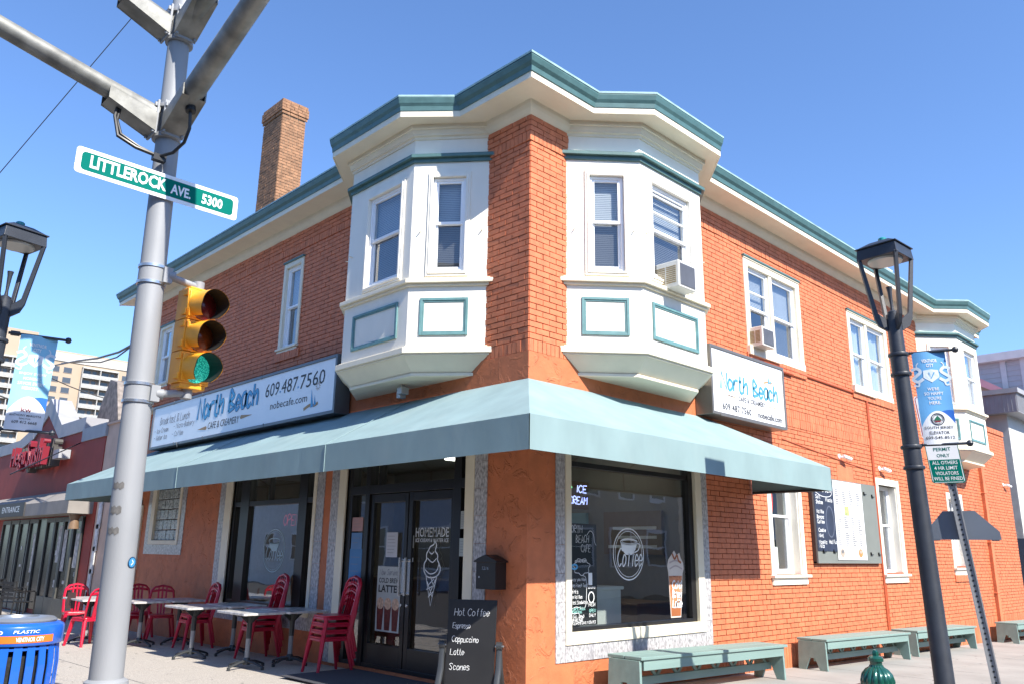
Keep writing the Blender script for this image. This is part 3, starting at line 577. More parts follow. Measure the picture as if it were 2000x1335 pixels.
# ---- bays
def off_out(pts, d):
    """outline (a,out) of 4 points, expanded by d, ends kept on the wall"""
    (a0, _), (a1, c1), (a2, c2), (a3, _) = pts
    s0 = (a1-a0)/c1; k0 = d*math.hypot(a1-a0, c1)/c1
    s3 = (a3-a2)/c2; k3 = d*math.hypot(a3-a2, c2)/c2
    return [(a0-k0, 0), (a0-k0+s0*(c1+d), c1+d), (a3+k3-s3*(c2+d), c2+d), (a3+k3, 0)]
def fpoly(mb, F, pts, z0, z1, m=0, top=None):
    t = top or pts; n = len(pts)
    P = [F(a, z0, c) for a, c in pts]+[F(a, z1, c) for a, c in t]
    mb.add(P, [tuple(range(n)), tuple(range(2*n-1, n-1, -1))]+[(i, n+i, n+(i+1) % n, (i+1) % n) for i in range(n)], m)
def bay(F, pts, kinds, ac_open=None):
    bo = MB()
    base = bo; body = pts
    frames = []
    for k in range(3):
        p, q = Vector(F(pts[k][0], 0, pts[k][1])), Vector(F(pts[k+1][0], 0, pts[k+1][1])); frames.append((Fr(p, q-p), (q-p).length))
    wins = kinds['wins']; part = None
    for k, (f_, L) in enumerate(frames):
        h = wins.get(k); holes = [(h[0]+.052, h[1]-.052, 5.052, 6.388)] if h else []
        sheet(bo, f_, (0, L, 3.95, 7.1), holes, 0, .1)
    part = bo.build('bay_window', CREAMW, B)
    tr = MB()
    for z0, z1, e in ((4.865, 4.90, .035), (4.90, 4.955, .075), (4.955, 4.975, .04), (4.06, 4.085, .03), (3.985, 4.06, .075), (3.96, 3.985, .05), (6.98, 7.06, .05), (7.06, 7.13, .10)):
        if z0 in (4.06, 6.98): tr.cut()
        fpoly(tr, F, off_out(pts, e), z0, z1)
    tr.build('moulding', CREAM, part, bevel=.006); tr = MB()   # tapering belly
    fpoly(tr, F, off_out(pts, -.17), 3.76, 3.962, 0, off_out(pts, .035)); fpoly(tr, F, off_out(pts, -.13), 3.735, 3.775); 
    tr.build('belly', CREAM, part, bevel=.006)
    tl = MB(); fpoly(tl, F, off_out(pts, .03), 6.60, 6.66); fpoly(tl, F, off_out(pts, .075), 6.655, 6.70); fpoly(tl, F, off_out(pts, .075), 6.702, 6.735, 1, off_out(pts, .01))
    tl.build('teal_band', [TEAL, FLASH], part, bevel=.003)
    for k, (f_, L) in enumerate(frames):
        if k in kinds['panels']:
            pn = MB(); x0, x1 = kinds['panels'][k]; ring(pn, f_, (x0, x1, 4.22, 4.71), (x0+.035, x1-.035, 4.255, 4.675), 0, .022); ring(pn, f_, (x0+.035, x1-.035, 4.255, 4.675), (x0+.055, x1-.055, 4.275, 4.655), 0, .012)
            pn.build('panel_frame', mat('teal panel bead', (.12, .25, .26), .5, var=.15, vs=9), part, bevel=.004)
    for k, (f_, L) in enumerate(frames):
        h = wins.get(k)
        if h:
            cs = MB(); ring(cs, f_, (h[0], h[1], 5.0, 6.46), (h[0]+.056, h[1]-.056, 5.056, 6.384), -.005, .022); ring(cs, f_, (h[0]+.03, h[1]-.03, 5.03, 6.42), (h[0]+.06, h[1]-.06, 5.06, 6.38), -.1, .035); cs.build('casing', CREAMW, part, bevel=.004)
            sash(f_, h[0]+.063, h[1]-.063, 5.063, 6.377, part, h[2], .52, extra=h[3] if len(h) > 3 else False)
    for k, (f_, L) in enumerate(frames):
        for x in ((.12, L-.1) if k != 1 else (.1,)): kn = MB(); kn.cyl(f_(x, 5.62, 0), f_(x, 5.62, .05), .008, n=8); kn.build('shutter_pin', CREAM, part)
    return part, frames
bR = [(.64, 0), (1.38, .66), (2.80, .66), (3.54, 0)]
bay(FR, bR, {'wins': {0: (.26, .83, 'full'), 1: (.16, 1.16, 'full', 2), 2: (.2, .8, 'full')}, 'panels': {0: (.21, .81), 1: (.18, 1.21), 2: (.2, .8)}})
bay(FR, [(a+12.2, c) for a, c in bR], {'wins': {0: (.26, .83, 'curtain'), 1: (.25, 1.2, 'curtain'), 2: (.2, .8, 'full')}, 'panels': {0: (.21, .81), 1: (.18, 1.21), 2: (.2, .8)}})
bL = [(-3.76, 0), (-2.99, .66), (-1.52, .66), (-.73, 0)]
bay(FL, bL, {'wins': {2: (.21, .77, 'full'), 1: (.42, 1.30, 'full'), 0: (.2, .8, 'full')}, 'panels': {2: (.16, .78), 1: (.24, 1.27), 0: (.2, .8)}})

# ---- eaves swept round walls and bays
Wp = [(0, 12.8), (0, 3.76), (-.66, 2.99), (-.66, 1.52), (0, .73), (0, 0), (.64, 0), (1.38, -.66), (2.8, -.66), (3.54, 0), (12.84, 0), (13.58, -.66), (15.0, -.66), (15.74, 0), (15.9, 0)]
Ep = [(-.46, 13.2), (-.46, 3.62), (-1.0, 3.06), (-1.0, 1.42), (-.46, .85), (-.46, -.46), (.70, -.46), (1.27, -1.0), (2.86, -1.0), (3.44, -.46), (12.9, -.46), (13.47, -1.0), (15.06, -1.0), (15.64, -.46), (16.15, -.46)]
def sweep(mb, prof, m=0, wob=0.):
    n = len(Wp); rows = []
    for t, z in prof: rows.append([(a[0]+(b[0]-a[0])*t, a[1]+(b[1]-a[1])*t, z) for a, b in zip(Wp, Ep)])
    P = [p for rw in rows for p in rw]
    mb.add(P, [(j*n+i, j*n+i+1, (j+1)*n+i+1, (j+1)*n+i) for j in range(len(prof)-1) for i in range(n-1)], m)
    for i in (0, n-1): mb.add([rw[i] for rw in rows], [tuple(range(len(rows)))], m)
mb = MB(); sweep(mb, [(0, 6.94), (.05, 6.94), (.06, 6.97), (.12, 6.985), (.2, 7.03), (.25, 7.08), (.27, 7.12), (.94, 7.125), (.95, 7.115), (1.0, 7.115), (1.0, 7.2), (0, 7.2)])
co = mb.build('cornice', CREAM, B)
mb = MB(); sweep(mb, [(.98, 7.196), (1.03, 7.2), (1.05, 7.26), (1.12, 7.30), (1.17, 7.36), (1.17, 7.375), (1.08, 7.375), (.9, 7.33)]); mb.build('gutter', TEAL, co)
mb = MB(); sweep(mb, [(1.185, 7.378), (1.19, 7.405), (1.1, 7.42), (.2, 7.44), (0, 7.44)]); mb.build('flashing', FLASH, co)
mb = MB(); mb.add([(x, y, 7.42) for x, y in Wp]+[(15.9, 12.8, 7.42)], [tuple(range(len(Wp)+1))]); mb.build('roof', mat('grey roof membrane', (.25, .25, .25), .9), B)
# rooftop siding dormer
SIDW = mat('white clapboard siding', (.72, .73, .74), .6)
def siding(mb, F, a0, a1, b0, b1, pitch=.12, m=0, c=0.):
    z = b0
    while z < b1:
        z1 = min(z+pitch, b1); mb.add([F(a0, z, c+.02), F(a1, z, c+.02), F(a1, z1, c), F(a0, z1, c), F(a0, z, c), F(a1, z, c)], [(0, 1, 2, 3), (4, 5, 1, 0)], m); z = z1
# chimney
C0 = (1.3, 9.38); cw, cdp = .60, .90
mb = MB(); mb.box(C0[0]+.01, C0[1]+.01, 7, C0[0]+cw-.01, C0[1]+cdp-.01, 11.7); mb.build('chimney', MORT2, B); ch = bpy.data.objects['chimney']
mb = MB(); F1 = Fr((C0[0], C0[1], 0), (1, 0, 0)); F2 = Fr((C0[0], C0[1]+cdp, 0), (0, -1, 0))
for F_, L in ((F1, cw), (F2, cdp)):
    bricks(mb, F_, (0, L, 7.2, 11.41), [], bw=.205, bh=.0735, th=.005, gap=.011, rnd=.003); bricks(mb, F_, (-.03, L+.03, 11.41, 11.485), [], bw=.205, bh=.0735, th=.03, gap=.011)
    bricks(mb, F_, (-.05, L+.05, 11.485, 11.71), [], bw=.205, bh=.0735, th=.052, gap=.011, rnd=.003)
    bricks(mb, F_, (-.03, L+.03, 11.71, 11.785), [], bw=.205, bh=.0735, th=.035, gap=.011)
mb.box(C0[0]-.03, C0[1]-.03, 11.49, C0[0]+cw, C0[1]+cdp, 11.7)
mb.build('chimney_brick', BRICK2, ch)
mb = MB(); mb.box(C0[0]+.12, C0[1]+.1, 11.7, C0[0]+cw-.1, C0[1]+.75, 11.86); mb.build('flue', mat('pale mortar cap', (.6, .55, .48), .9), ch)
# pipes and conduits
mb = MB(); PC = BRICK
mb.tube([FR(9.62, -.2, .03), FR(9.62, 4.68, .03), FR(9.58, 4.72, .03), FR(5.4, 4.74, .03)], .022, 8); mb.tube([FR(9.72, -.2, .02), FR(9.7, 4.6, .02)], .012, 6)
mb.tube([FR(6.0, 3.5, .02), FR(8.6, 3.3, .02), FR(9.55, 3.25, .02)], .012, 6); mb.tube([FR(6.5, 4.66, .06), FR(5.1, 4.66, .06)], .02, 6); mb.tube([FR(5.1, 4.66, .06), FR(5.1, 4.4, .03)], .02, 6)
mb.build('conduit', mat('orange painted conduit', (.45, .1, .04), .5), B)
mb = MB(); mb.fbox(FR, 16.22, 16.4, -.2, 3.95, .0, .1)
for z in (.8, 2.0, 3.2): mb.fbox(FR, 16.2, 16.42, z, z+.03, .0, .11)
mb.build('downspout', BRICK, B, bevel=.01)
# interior: ground floor shop
mb = MB(); mb.box(.22, .22, .02, 15.8, 12.6, .1); mb.build('shop_floor', INFLOOR, B)
mb = MB(); mb.box(.2, .2, 3.3, 15.8, 12.6, 3.36); mb.build('shop_ceiling', CEILT, B)
mb = MB(); mb.box(.2, 8.8, .1, 8.2, 8.9, 3.3); mb.box(4.6, .2, .1, 4.7, 8.8, 3.3); mb.build('partition_wall', DARKIN, B)
mb = MB()
for (x, y, dx, dy) in ((1.2, 1.6, .0, 0), (1.2, 3.4, 0, 0), (1.2, 5.6, 0, 0), (3.0, 2.0, 0, 0), (3.0, 5, 0, 0)): mb.box(x, y, 3.24, x+1.2, y+.1, 3.29); mb.cut()
mb.build('ceiling_light', mat('fluorescent tube', (1, .98, .92), emit=5.), B)
mb = MB(); mb.box(1.25, .35, .1, 2.1, .95, 1.16); mb.box(1.22, .32, 1.16, 2.13, .98, 1.2); o = single(mb, 'chest_freezer', mat('white enamel', (.8, .84, .86), .3), 'white chest freezer standing inside behind the big corner window', 'freezer', (1.6, .65, .1), bevel=.01)
mb = MB(); mb.box(2.4, 3.2, .1, 3.0, 8.0, 1.1); mb.box(2.35, 3.15, 1.1, 3.05, 8.05, 1.14); mb.build('shop_counter', mat('counter wood', (.14, .1, .07), .4), B)

for k, (x, y, c_) in enumerate(((4.55, 1.4, (.2, .13, .07)), (4.55, 3.0, (.2, .35, .4)), (4.55, 4.6, (.45, .4, .3)))):
    mb = MB(); mb.box(x-.03, y, 1.6, x+.04, y+1.2, 2.3, 0); mb.box(x-.035, y+.1, 1.7, x-.03, y+1.1, 1.75, 1); mb.box(x-.035, y+.1, 1.85, x-.03, y+.9, 1.9, 1); mb.box(x-.035, y+.1, 2.0, x-.03, y+1.0, 2.05, 1)
    single(mb, 'wall_menu', [mat('wall menu %d' % k, c_, .6), CHALK], ('dark brown', 'blue grey', 'sand coloured')[k]+' menu panel on the inner wall seen through the shop glass', 'menu', (x, y+.6, 1.6))
for k in range(3):
    mb = MB(); mb.box(3.55, 1.2+k*1.5, .1, 4.45, 2.1+k*1.5, .86); mb.box(3.5, 1.15+k*1.5, .86, 4.5, 2.15+k*1.5, .9)
    single(mb, 'cafe_cabinet', mat('cabinet %d' % k, ((.35, .22, .12), (.4, .4, .38), (.2, .1, .07))[k], .5), ('oak', 'grey', 'dark wood')[k]+' cabinet inside the cafe behind the corner window', 'cabinet', (4, 1.65+k*1.5, .1), bevel=.01)

# ================================================================== awning
bx, tz, bz, vz = -1.29, 3.56, 2.52, 2.85
A = thing('awning', 'pale teal canvas awning wrapping the corner over shop windows', 'awning', (0, 0, 2.5))
L1, R1, Lr, Rr = 12.2, 4.92, 11.0, 3.6
def sag(mb, P0, P1, P2, P3, n, k, dip, m=0):
    # P0-P1 bottom edge, P3-P2 top edge
    V = []
    for j in range(k+1):
        for i in range(n+1):
            s_, t_ = i/n, j/k
            p = Vector(P0).lerp(Vector(P1), s_).lerp(Vector(P3).lerp(Vector(P2), s_), t_)
            rib = abs(sin(pi*s_*n/6)) if dip else 0
            p.z -= dip*sin(pi*t_)*rib; V.append(p)
    mb.add(V, [(j*(n+1)+i, j*(n+1)+i+1, (j+1)*(n+1)+i+1, (j+1)*(n+1)+i) for j in range(k) for i in range(n)], m, dip > 0)
mb = MB(); WL, WR = -.035, -.035
sag(mb, (bx, L1, vz), (bx, bx, vz), (WL, WL, tz), (WL, Lr, tz), 48, 6, .018); sag(mb, (bx, bx, vz), (R1, bx, vz), (Rr, WR, tz), (WL, WL, tz), 24, 6, .018)
mb.add([(R1, bx, vz), (R1, -.03, vz), (Rr, WR, tz)], [(0, 1, 2)]); mb.add([(bx, L1, vz), (WL, Lr, tz), (-.03, L1, vz)], [(0, 1, 2)])
mb.build('canopy_top', AWN, A, angle=30)
mb = MB(); t = .012
sag(mb, (bx, L1, bz), (bx, bx, bz), (bx, bx, vz), (bx, L1, vz), 48, 3, 0); sag(mb, (bx, bx, bz), (R1, bx, bz), (R1, bx, vz), (bx, bx, vz), 24, 3, 0)
mb.add([(R1, bx, bz), (R1, -.03, bz), (R1, -.03, vz), (R1, bx, vz)], [(0, 1, 2, 3)]); mb.add([(bx, L1, bz), (bx, L1, vz), (-.03, L1, vz), (-.03, L1, bz)], [(0, 1, 2, 3)])
o = mb.build('valance', AWN, A); sd = o.modifiers.new('solid', 'SOLIDIFY'); sd.thickness = .006; sd.offset = -1
mb = MB(); e = .03
mb.tube([(bx+e, L1-e, bz+.02), (bx+e, bx+e, bz+.02), (R1-e, bx+e, bz+.02), (R1-e, -.05, bz+.02)], .016, 8); mb.tube([(bx+e, L1-e, vz-.03), (bx+e, bx+e, vz-.03), (R1-e, bx+e, vz-.03), (R1-e, -.05, vz-.03)], .016, 8)
for y in (0.1, 1.8, 3.5, 5.2, 6.9, 8.6, 10.3): mb.tube([(bx+e, y, vz-.03), (-.04, y, tz-.05)], .014, 6); mb.tube([(bx+e, y, bz+.02), (bx+e, y, vz-.03)], .014, 6); mb.tube([(bx+e, y, vz-.06), (-.03, y, vz-.06)], .010, 6)
for x in (.9, 2.2, 3.5): mb.tube([(x, bx+e, vz-.03), (x, -.04, tz-.05)], .014, 6); mb.tube([(x, bx+e, bz+.02), (x, bx+e, vz-.03)], .014, 6)
mb.build('awning_frame', IRON, A)
for y in (2.2, 6.6): mb = MB(); mb.tube([(bx-.004, y, bz), (bx-.004, y, vz), (bx, y, vz+.003)], .005, 6); mb.tube([(bx, y, vz+.003), (-.05, y, tz-.003)], .004, 6); mb.build('seam', AWN, A)

# ================================================================== wall signs
ALU = mat('dark aluminium cabinet', (.13, .14, .155), .4, .5)
def sailboat(mb, F, a, b, s, mo, mbx, out):
    stroke(mb, F, [(a-s*1.3, b), (a-s*.3, b+s*.28), (a+s*.5, b+s*.2), (a+s*1.1, b+s*.35)], s*.28, out, mo)
    mb.fprism(F, [(a-.1*s, b+.05*s), (a+.35*s, b+.1*s), (a+.1*s, b+.9*s), (a-.1*s, b+1.7*s)], out, out+.002, mbx)
    mb.fprism(F, [(a+.42*s, b+.12*s), (a+.8*s, b+.3*s), (a+.6*s, b+.6*s), (a+.5*s, b+1.1*s)], out, out+.002, mbx)
TANM = mat('sign tan', (.42, .24, .1), .5)
# long sign, left facade
S = thing('shop_sign', 'long illuminated white cafe sign above the awning on the shaded side', 'sign', (-.3, 7.1, 3.53))
mb = MB(); a0, a1, b0, b1 = -10.62, -3.66, 3.53, 4.42
ring(mb, FL, (a0, a1, b0, b1), (a0+.05, a1-.05, b0+.05, b1-.05), .05, .31); mb.fbox(FL, a0+.01, a1-.01, b0+.01, b1-.01, .05, .28)
for x in (-8.3, -6.0, -9.6): mb.fbox(FL, x, x+.03, b1-.06, b1+.004, .3, .315); mb.fbox(FL, x+.2, x+.23, b0-.004, b0+.06, .3, .315)
mb.fbox(FL, -3.78, -3.72, 3.6, 3.64, -.02, .1); mb.tube([FL(-9.2, b0-.05, .3), FL(-9.2, b0+.04, .33)], .01, 6)
mb.build('sign_cabinet', ALU, S, bevel=.004)
mb = MB(); mb.fbox(FL, a0+.04, a1-.04, b0+.04, b1-.04, .28, .295); mb.build('sign_face', WHITE, S)
mb = MB(); o_ = .298
def northbeach(mb, F, a, b, wd, h, lw, out, mi):
    for l2, o2, m2 in ((lw*1.25, out, mi[1]), (lw, out+.0015, mi[0])):
        random.seed(3); hand(mb, F, 'North', a, b, wd*.46, h, l2, o2, m2, shear=.12, jit=.02); hand(mb, F, 'Beach', a+wd*.54, b+h*.03, wd*.46, h, l2, o2, m2, shear=.08, jit=.02)
northbeach(mb, FL, -8.42, 3.93, 2.38, .38, .062, o_, (1, 0))
mb.cut(); text(mb, FL, 'CAFE & CREAMERY', -7.93, 3.70, 1.22, .125, o_, 0, shear=.12)
for x0, x1, y in ((-8.37, -8.0, 3.735), (-6.64, -6.22, 3.79)):
    s_ = 1 if x0 < -7 else -1
    mb.add([FL(x0 if s_ > 0 else x1, y, o_), FL(x1 if s_ > 0 else x0, y-.035, o_), FL(x1+.03*s_ if s_ > 0 else x0-.03, y, o_), FL(x1 if s_ > 0 else x0, y+.035, o_)], [(0, 1, 2, 3) if s_ > 0 else (3, 2, 1, 0)], 2)
mb.cut(); hand(mb, FL, 'Breakfast & Lunch', -10.2, 4.0, 1.42, .15, .012, o_, 3, shear=.15)
for t, a, b, wd in (('- Ice Cream', -10.45, 3.84, .72), ('- Water Ice', -10.45, 3.70, .68), ('- Micro-Bakery', -9.5, 3.86, .95), ('- Coffee', -9.55, 3.71, .55)): hand(mb, FL, t, a, b, wd, .1, .010, o_, 3, shear=.15)
mb.cut()
for t, a, wd in (('609', -5.83, .45), ('487', -5.3, .5), ('7560', -4.72, .72)): text(mb, FL, t, a, 4.02, wd, .225, o_, 0, shear=.08)
for a in (-5.33, -4.77): mb.fprism(FL, ellipse(a, 4.06, .018, .018, 10)[:-1], o_, o_+.001, 1)
mb.cut(); text(mb, FL, 'nobecafe.com', -5.62, 3.80, 1.15, .12, o_, 0, shear=.05)
mb.cut(); sailboat(mb, FL, -4.33, 3.68, .17, 2, 1, o_)
for k in range(12): t = k*pi/6; stroke(mb, FL, [(-4.17+.03*cos(t), 4.0+.03*sin(t)), (-4.17+.07*cos(t), 4.0+.07*sin(t))], .008, o_, 2, sm=False)
mb.build('lettering', [INK, SKYB, TANM, GREYINK], S)
# small sign, right facade
S = thing('shop_sign', 'small white cafe sign box on the sunny wall beside the right bay', 'sign', (4.5, -.3, 3.57))
mb = MB(); a0, a1, b0, b1 = 3.45, 5.66, 3.57, 4.6
ring(mb, FR, (a0, a1, b0, b1), (a0+.045, a1-.045, b0+.045, b1-.045), .03, .31); mb.fbox(FR, a0+.01, a1-.01, b0+.01, b1-.01, .03, .28); mb.fbox(FR, a0+.2, a1-.1, b0-.01, b0+.02, .31, .318)
mb.build('sign_cabinet', mat('brown grey cabinet', (.2, .18, .16), .35, .5), S, bevel=.004)
mb = MB(); mb.fbox(FR, a0+.04, a1-.04, b0+.04, b1-.04, .28, .295); mb.build('sign_face', WHITE, S)
mb = MB(); northbeach(mb, FR, 3.72, 3.98, 1.72, .26, .036, o_, (0, 0))
text(mb, FR, 'CAFE & CREAMERY', 4.2, 3.85, .82, .08, o_, 1, spacing=1.1, bold=.03); hand(mb, FR, '-', 3.9, 3.86, .2, .07, .01, o_, 2); stroke(mb, FR, [(3.9, 3.9), (4.14, 3.885)], .012, o_, 2, sm=False); stroke(mb, FR, [(5.1, 3.88), (5.35, 3.885)], .012, o_, 2, sm=False)
text(mb, FR, '609 487 7560', 3.74, 3.665, .82, .11, o_, 1, spacing=1.1, bold=.03); text(mb, FR, 'nobecafe.com', 4.76, 3.665, .76, .1, o_, 1, bold=.03)
sailboat(mb, FR, 5.15, 4.25, .11, 2, 0, o_)
mb.build('lettering', [mat('faded sign blue', (.08, .30, .46), .4), mat('dark grey ink', (.06, .06, .065), .5), mat('faded tan', (.45, .26, .12), .5)], S)

# ================================================================== things on the walls
def ac(F, a0, a1, b0, b1, c0, c1, label):
    t = thing('air_conditioner', label, 'air conditioner', F((a0+a1)/2, b0, (c0+c1)/2), group='window air conditioners')
    m_ = MB(); m_.fbox(F, a0, a1, b0, b1, c0, c1); m_.build('case', mat('aged white enamel', (.66, .66, .62), .4, stain=.4, stcol=(.45, .4, .32)), t, bevel=.01)
    m_ = MB(); m_.fbox(F, a0+.03, a1-.03, b0+.03, b1-.04, c1, c1+.006)
    n_ = 26
    for k in range(n_): x = a0+.035+(a1-a0-.07)*k/n_; m_.fbox(F, x, x+.005, b0+.03, b1-.04, c1+.006, c1+.012)
    m_.build('condenser_grille', mat('condenser fins', (.24, .25, .28), .5, .4), t)
    m_ = MB()
    for g0, g1 in ((c0+.05, c0+.05+(c1-c0)*.38), (c0+.07+(c1-c0)*.38, c1-.04)):
        for k in range(9): z = b0+.06+(b1-b0-.12)*k/9; m_.fbox(F, a0-.005, a0+.001, z, z+.016, g0, g1)
    m_.build('side_louver', mat('rusty louver', (.3, .24, .14), .6), t)
ac(FR, 1.80, 2.2, 4.93, 5.29, .5, .92, 'white air conditioner with rusty side louvres in the right bay window')
ac(FR, 5.13, 5.52, 4.90, 5.22, -.05, .26, 'white air conditioner in the paired window above the small sign')
MBX = thing('mailbox', 'black wall mailbox numbered 5216 on the orange corner pier', 'mailbox', (-.1, .45, 1.2))
mb = MB(); mb.fprism(FL, [(-.62, 1.2), (-.3, 1.2), (-.3, 1.5), (-.36, 1.53), (-.46, 1.56), (-.56, 1.53), (-.62, 1.5)], .02, .19); mb.fprism(FL, [(-.65, 1.49), (-.27, 1.49), (-.27, 1.505), (-.36, 1.545), (-.46, 1.575), (-.56, 1.545), (-.65, 1.505)], .015, .205)
mb.build('mailbox_body', BLK, MBX, bevel=.004)
mb = MB(); text(mb, FL, '5216', -.52, 1.41, .11, .035, .1915, 0); mb.cut(); mb.cyl(FL(-.56, 1.33, .188), FL(-.56, 1.33, .196), .012, n=10); mb.build('number_plate', STEEL, MBX)
def camera_(F, a, z, label, rot=0):
    t = thing('security_camera', label, 'camera', F(a, z, .05), group='white security cameras')
    m_ = MB(); m_.cyl(F(a, z, .0), F(a, z, .03), .045, n=14); m_.tube([F(a, z, .03), F(a+.01, z-.02, .08), F(a+.03, z-.01, .1)], .016, 8); m_.build('mount', VINYL, t)
    m_ = MB(); m_.cyl(F(a+.0, z-.0, .1), F(a+.22, z-.04, .14), .033, n=14); m_.build('camera_body', VINYL, t)
    m_ = MB(); m_.cyl(F(a+.22, z-.04, .14), F(a+.235, z-.043, .143), .026, n=12); m_.build('lens', BLK, t)
camera_(FR, 8.15, 3.4, 'white security camera on the brick above the outdoor menu board'); camera_(FR, 9.95, 3.32, 'white security camera above the window right of the menu board')
camera_(FR, 18.2, 3.55, 'white security camera on the low annex past the downspout'); camera_(FR, 4.95, 3.36, 'white security camera beneath the small cafe sign, behind the awning')
mb = MB(); mb.cyl((-.25, 2.1, 3.74), (-.27, 2.08, 3.68), .03, n=10); mb.box(-.34, 2.0, 3.6, -.22, 2.1, 3.69); mb.box(-.30, 2.08, 3.56, -.2, 2.16, 3.64)
single(mb, 'floodlight', mat('grey floodlight', (.45, .45, .45), .4, .3), 'small grey floodlight under the left bay window', 'light', (-.27, 2.08, 3.6), bevel=.004)
# outdoor menu board
S = thing('menu_board', 'grey outdoor menu board with chalk panel and white price list', 'menu board', (8.1, -.08, 1.5))
mb = MB(); mb.fbox(FR, 6.81, 9.49, 1.5, 2.95, .03, .075); mb.fbox(FR, 6.8, 6.86, 1.5, 2.95, .02, .085, 1); mb.fbox(FR, 6.8, 9.4, 1.5, 1.53, .02, .08, 0)
mb.build('board', [GREY, mat('dark board edge', (.05, .035, .03), .6)], S, bevel=.003)
mb = MB(); mb.fbox(FR, 6.88, 7.63, 1.7, 2.9, .076, .082); mb.build('chalk_panel', mat('navy chalkboard', (.02, .03, .06), .7, var=.3, vs=4), S)
mb = MB(); mb.fbox(FR, 7.62, 8.82, 1.56, 2.93, .083, .088); mb.build('price_list', WHITE, S)
mb = MB(); random.seed(5)
hand(mb, FR, 'Ice Cream', 6.95, 2.7, .6, .14, .014, .084, 0)
for t, a, b in (('Soft', 6.93, 2.58), ('Shakes', 6.93, 2.49), ('Floats', 7.3, 2.54), ('Waffle', 6.93, 2.33), ('Banana', 6.93, 2.24), ('Coffee', 6.93, 2.16), ('Cookie', 6.95, 2.02), ('Mint', 6.95, 1.93), ('Vanilla', 6.93, 1.82), ('Hot Fudge', 7.32, 1.83), ('Nuts', 6.95, 1.76)): hand(mb, FR, t, a, b, .045*len(t), .06, .010, .084, 0)
stroke(mb, FR, ellipse(7.42, 2.2, .15, .26, 20), .02, .0835, 1)
stroke(mb, FR, [(6.95, 2.68), (7.2, 2.62), (7.5, 2.64), (7.58, 2.75), (7.5, 2.84)], .01, .084, 0)
mb.build('chalk_writing', [CHALK, mat('chalk haze', (.1, .12, .17), .9)], S)
mb = MB(); text(mb, FR, 'NORTH BEACH CAFE & CREAMERY', 7.9, 2.84, .66, .035, .092, 0)
for cx_ in range(4):
    mb.cut(); x = 7.68+cx_*.29; z = 2.76
    while z > 1.78:
        if not (2.3 < z < 2.52) and random.random() < .93:
            l = random.uniform(.08, .18); mb.fbox(FR, x, x+l, z, z+.016, .0885, .092, 0)
            if random.random() < .5: mb.fbox(FR, x+.2, x+.225, z, z+.009, .0885, .092, 0)
        z -= .034
mb.cut()
for k in range(5): 
    x = 7.70+k*.045; mb.fbox(FR, x, x+.022, 2.34, 2.48, .0885, .092, 1)
mb.cut(); mb.fbox(FR, 8.02, 8.2, 2.33, 2.49, .0885, .092, 2); mb.cut()
for k in range(4): x = 8.32+k*.05; mb.fbox(FR, x, x+.024, 2.34, 2.49, .0885, .092, 1)
for (x, m_) in ((7.8, 3), (8.55, 4)): mb.cut(); mb.fprism(FR, ellipse(x, 1.68, .09, .075, 12)[:-1], .0885, .092, m_); mb.fprism(FR, ellipse(x, 1.7, .05, .03, 10)[:-1], .0925, .095, 0 if m_ == 3 else 3)
mb.build('printing', [mat('grey print', (.16, .16, .17), .6), mat('tumbler print', (.3, .27, .33), .6), mat('green photo print', (.35, .4, .16), .6, var=.4, vs=20), mat('cream print', (.4, .34, .28), .6), mat('orange print', (.55, .22, .07), .6)], S)
mb = MB()
for a, b in ((8.92, 2.75), (9.28, 2.72), (9.0, 1.65), (9.35, 1.65), (7.05, 1.68), (7.45, 1.68)): mb.cut(); mb.fbox(FR, a, a+.1, b, b+.015, .075, .1); mb.fbox(FR, a, a+.015, b, b+.05, .075, .1)
mb.build('clip', BLK, S)
# decals and notices in the lower side windows
for k, (a, colr, lab) in enumerate(((5.72, (.65, .06, .05), 'red sticker'), (10.0, (.75, .76, .74), 'white sticker'))):
    mb = MB(); stroke(mb, FR, ellipse(a+.05, 2.5, .12, .27, 24), .025, -.165, 0, sm=False)
    if k: stroke(mb, FR, [(a-.0, 2.45), (a+.1, 2.45), (a+.05, 2.28), (a, 2.45)], .02, -.164, 0, sm=False)
    else:
        for q in (-.06, 0, .06): stroke(mb, FR, [(a+.05+q, 2.62), (a+.05-q*.3, 2.3)], .018, -.164, 0, sm=False)
    mb.build('window_decal', mat(lab+' film', colr, .5), B)
mb = MB(); mb.fbox(FR, 5.6, 6.0, 1.38, 1.75, -.19, -.187); mb.build('window_notice', mat('pale notice', (.62, .72, .66), .6), B)
# notices on the entrance
def poster(F, a0, a1, b0, b1, c, label, col, lines=0, extra=None, name='poster', g='paper notices on the shop doors'):
    m_ = MB(); m_.fbox(F, a0, a1, b0, b1, c, c+.002, 0)
    for k in range(lines):
        z = b1-(b1-b0)*(k+1.2)/(lines+1.5); m_.fbox(F, a0+(a1-a0)*.12, a1-(a1-a0)*random.uniform(.12, .4), z, z+.005, c+.002, c+.0024, 1)
    ms = [mat('paper '+label[:14], [c*.7 for c in col], .7), GREYINK]
    if extra: extra(m_, ms)
    return single(m_, name, ms, label, name, F((a0+a1)/2, b0, c), group=g)
poster(FL, -2.69, -2.44, 1.52, 1.84, -.045, 'white typed notice taped on the left door', (.7, .7, .75), 6)
poster(FL, -2.18, -2.09, 1.64, 1.80, -.045, 'small square emblem sticker on the right door', (.4, .42, .4), 0, lambda m_, ms: (stroke(m_, FL, ellipse(-2.135, 1.73, .03, .035, 14), .01, -.0425, 1)))
poster(FL, -2.2, -2.09, 1.47, 1.52, -.045, 'tiny white strip label under the emblem sticker', (.55, .6, .62), 0)
poster(FL, -1.12, -1.04, 1.87, 2.08, .008, 'tall printed hours sheet on the right sidelight', (.5, .55, .55), 9)
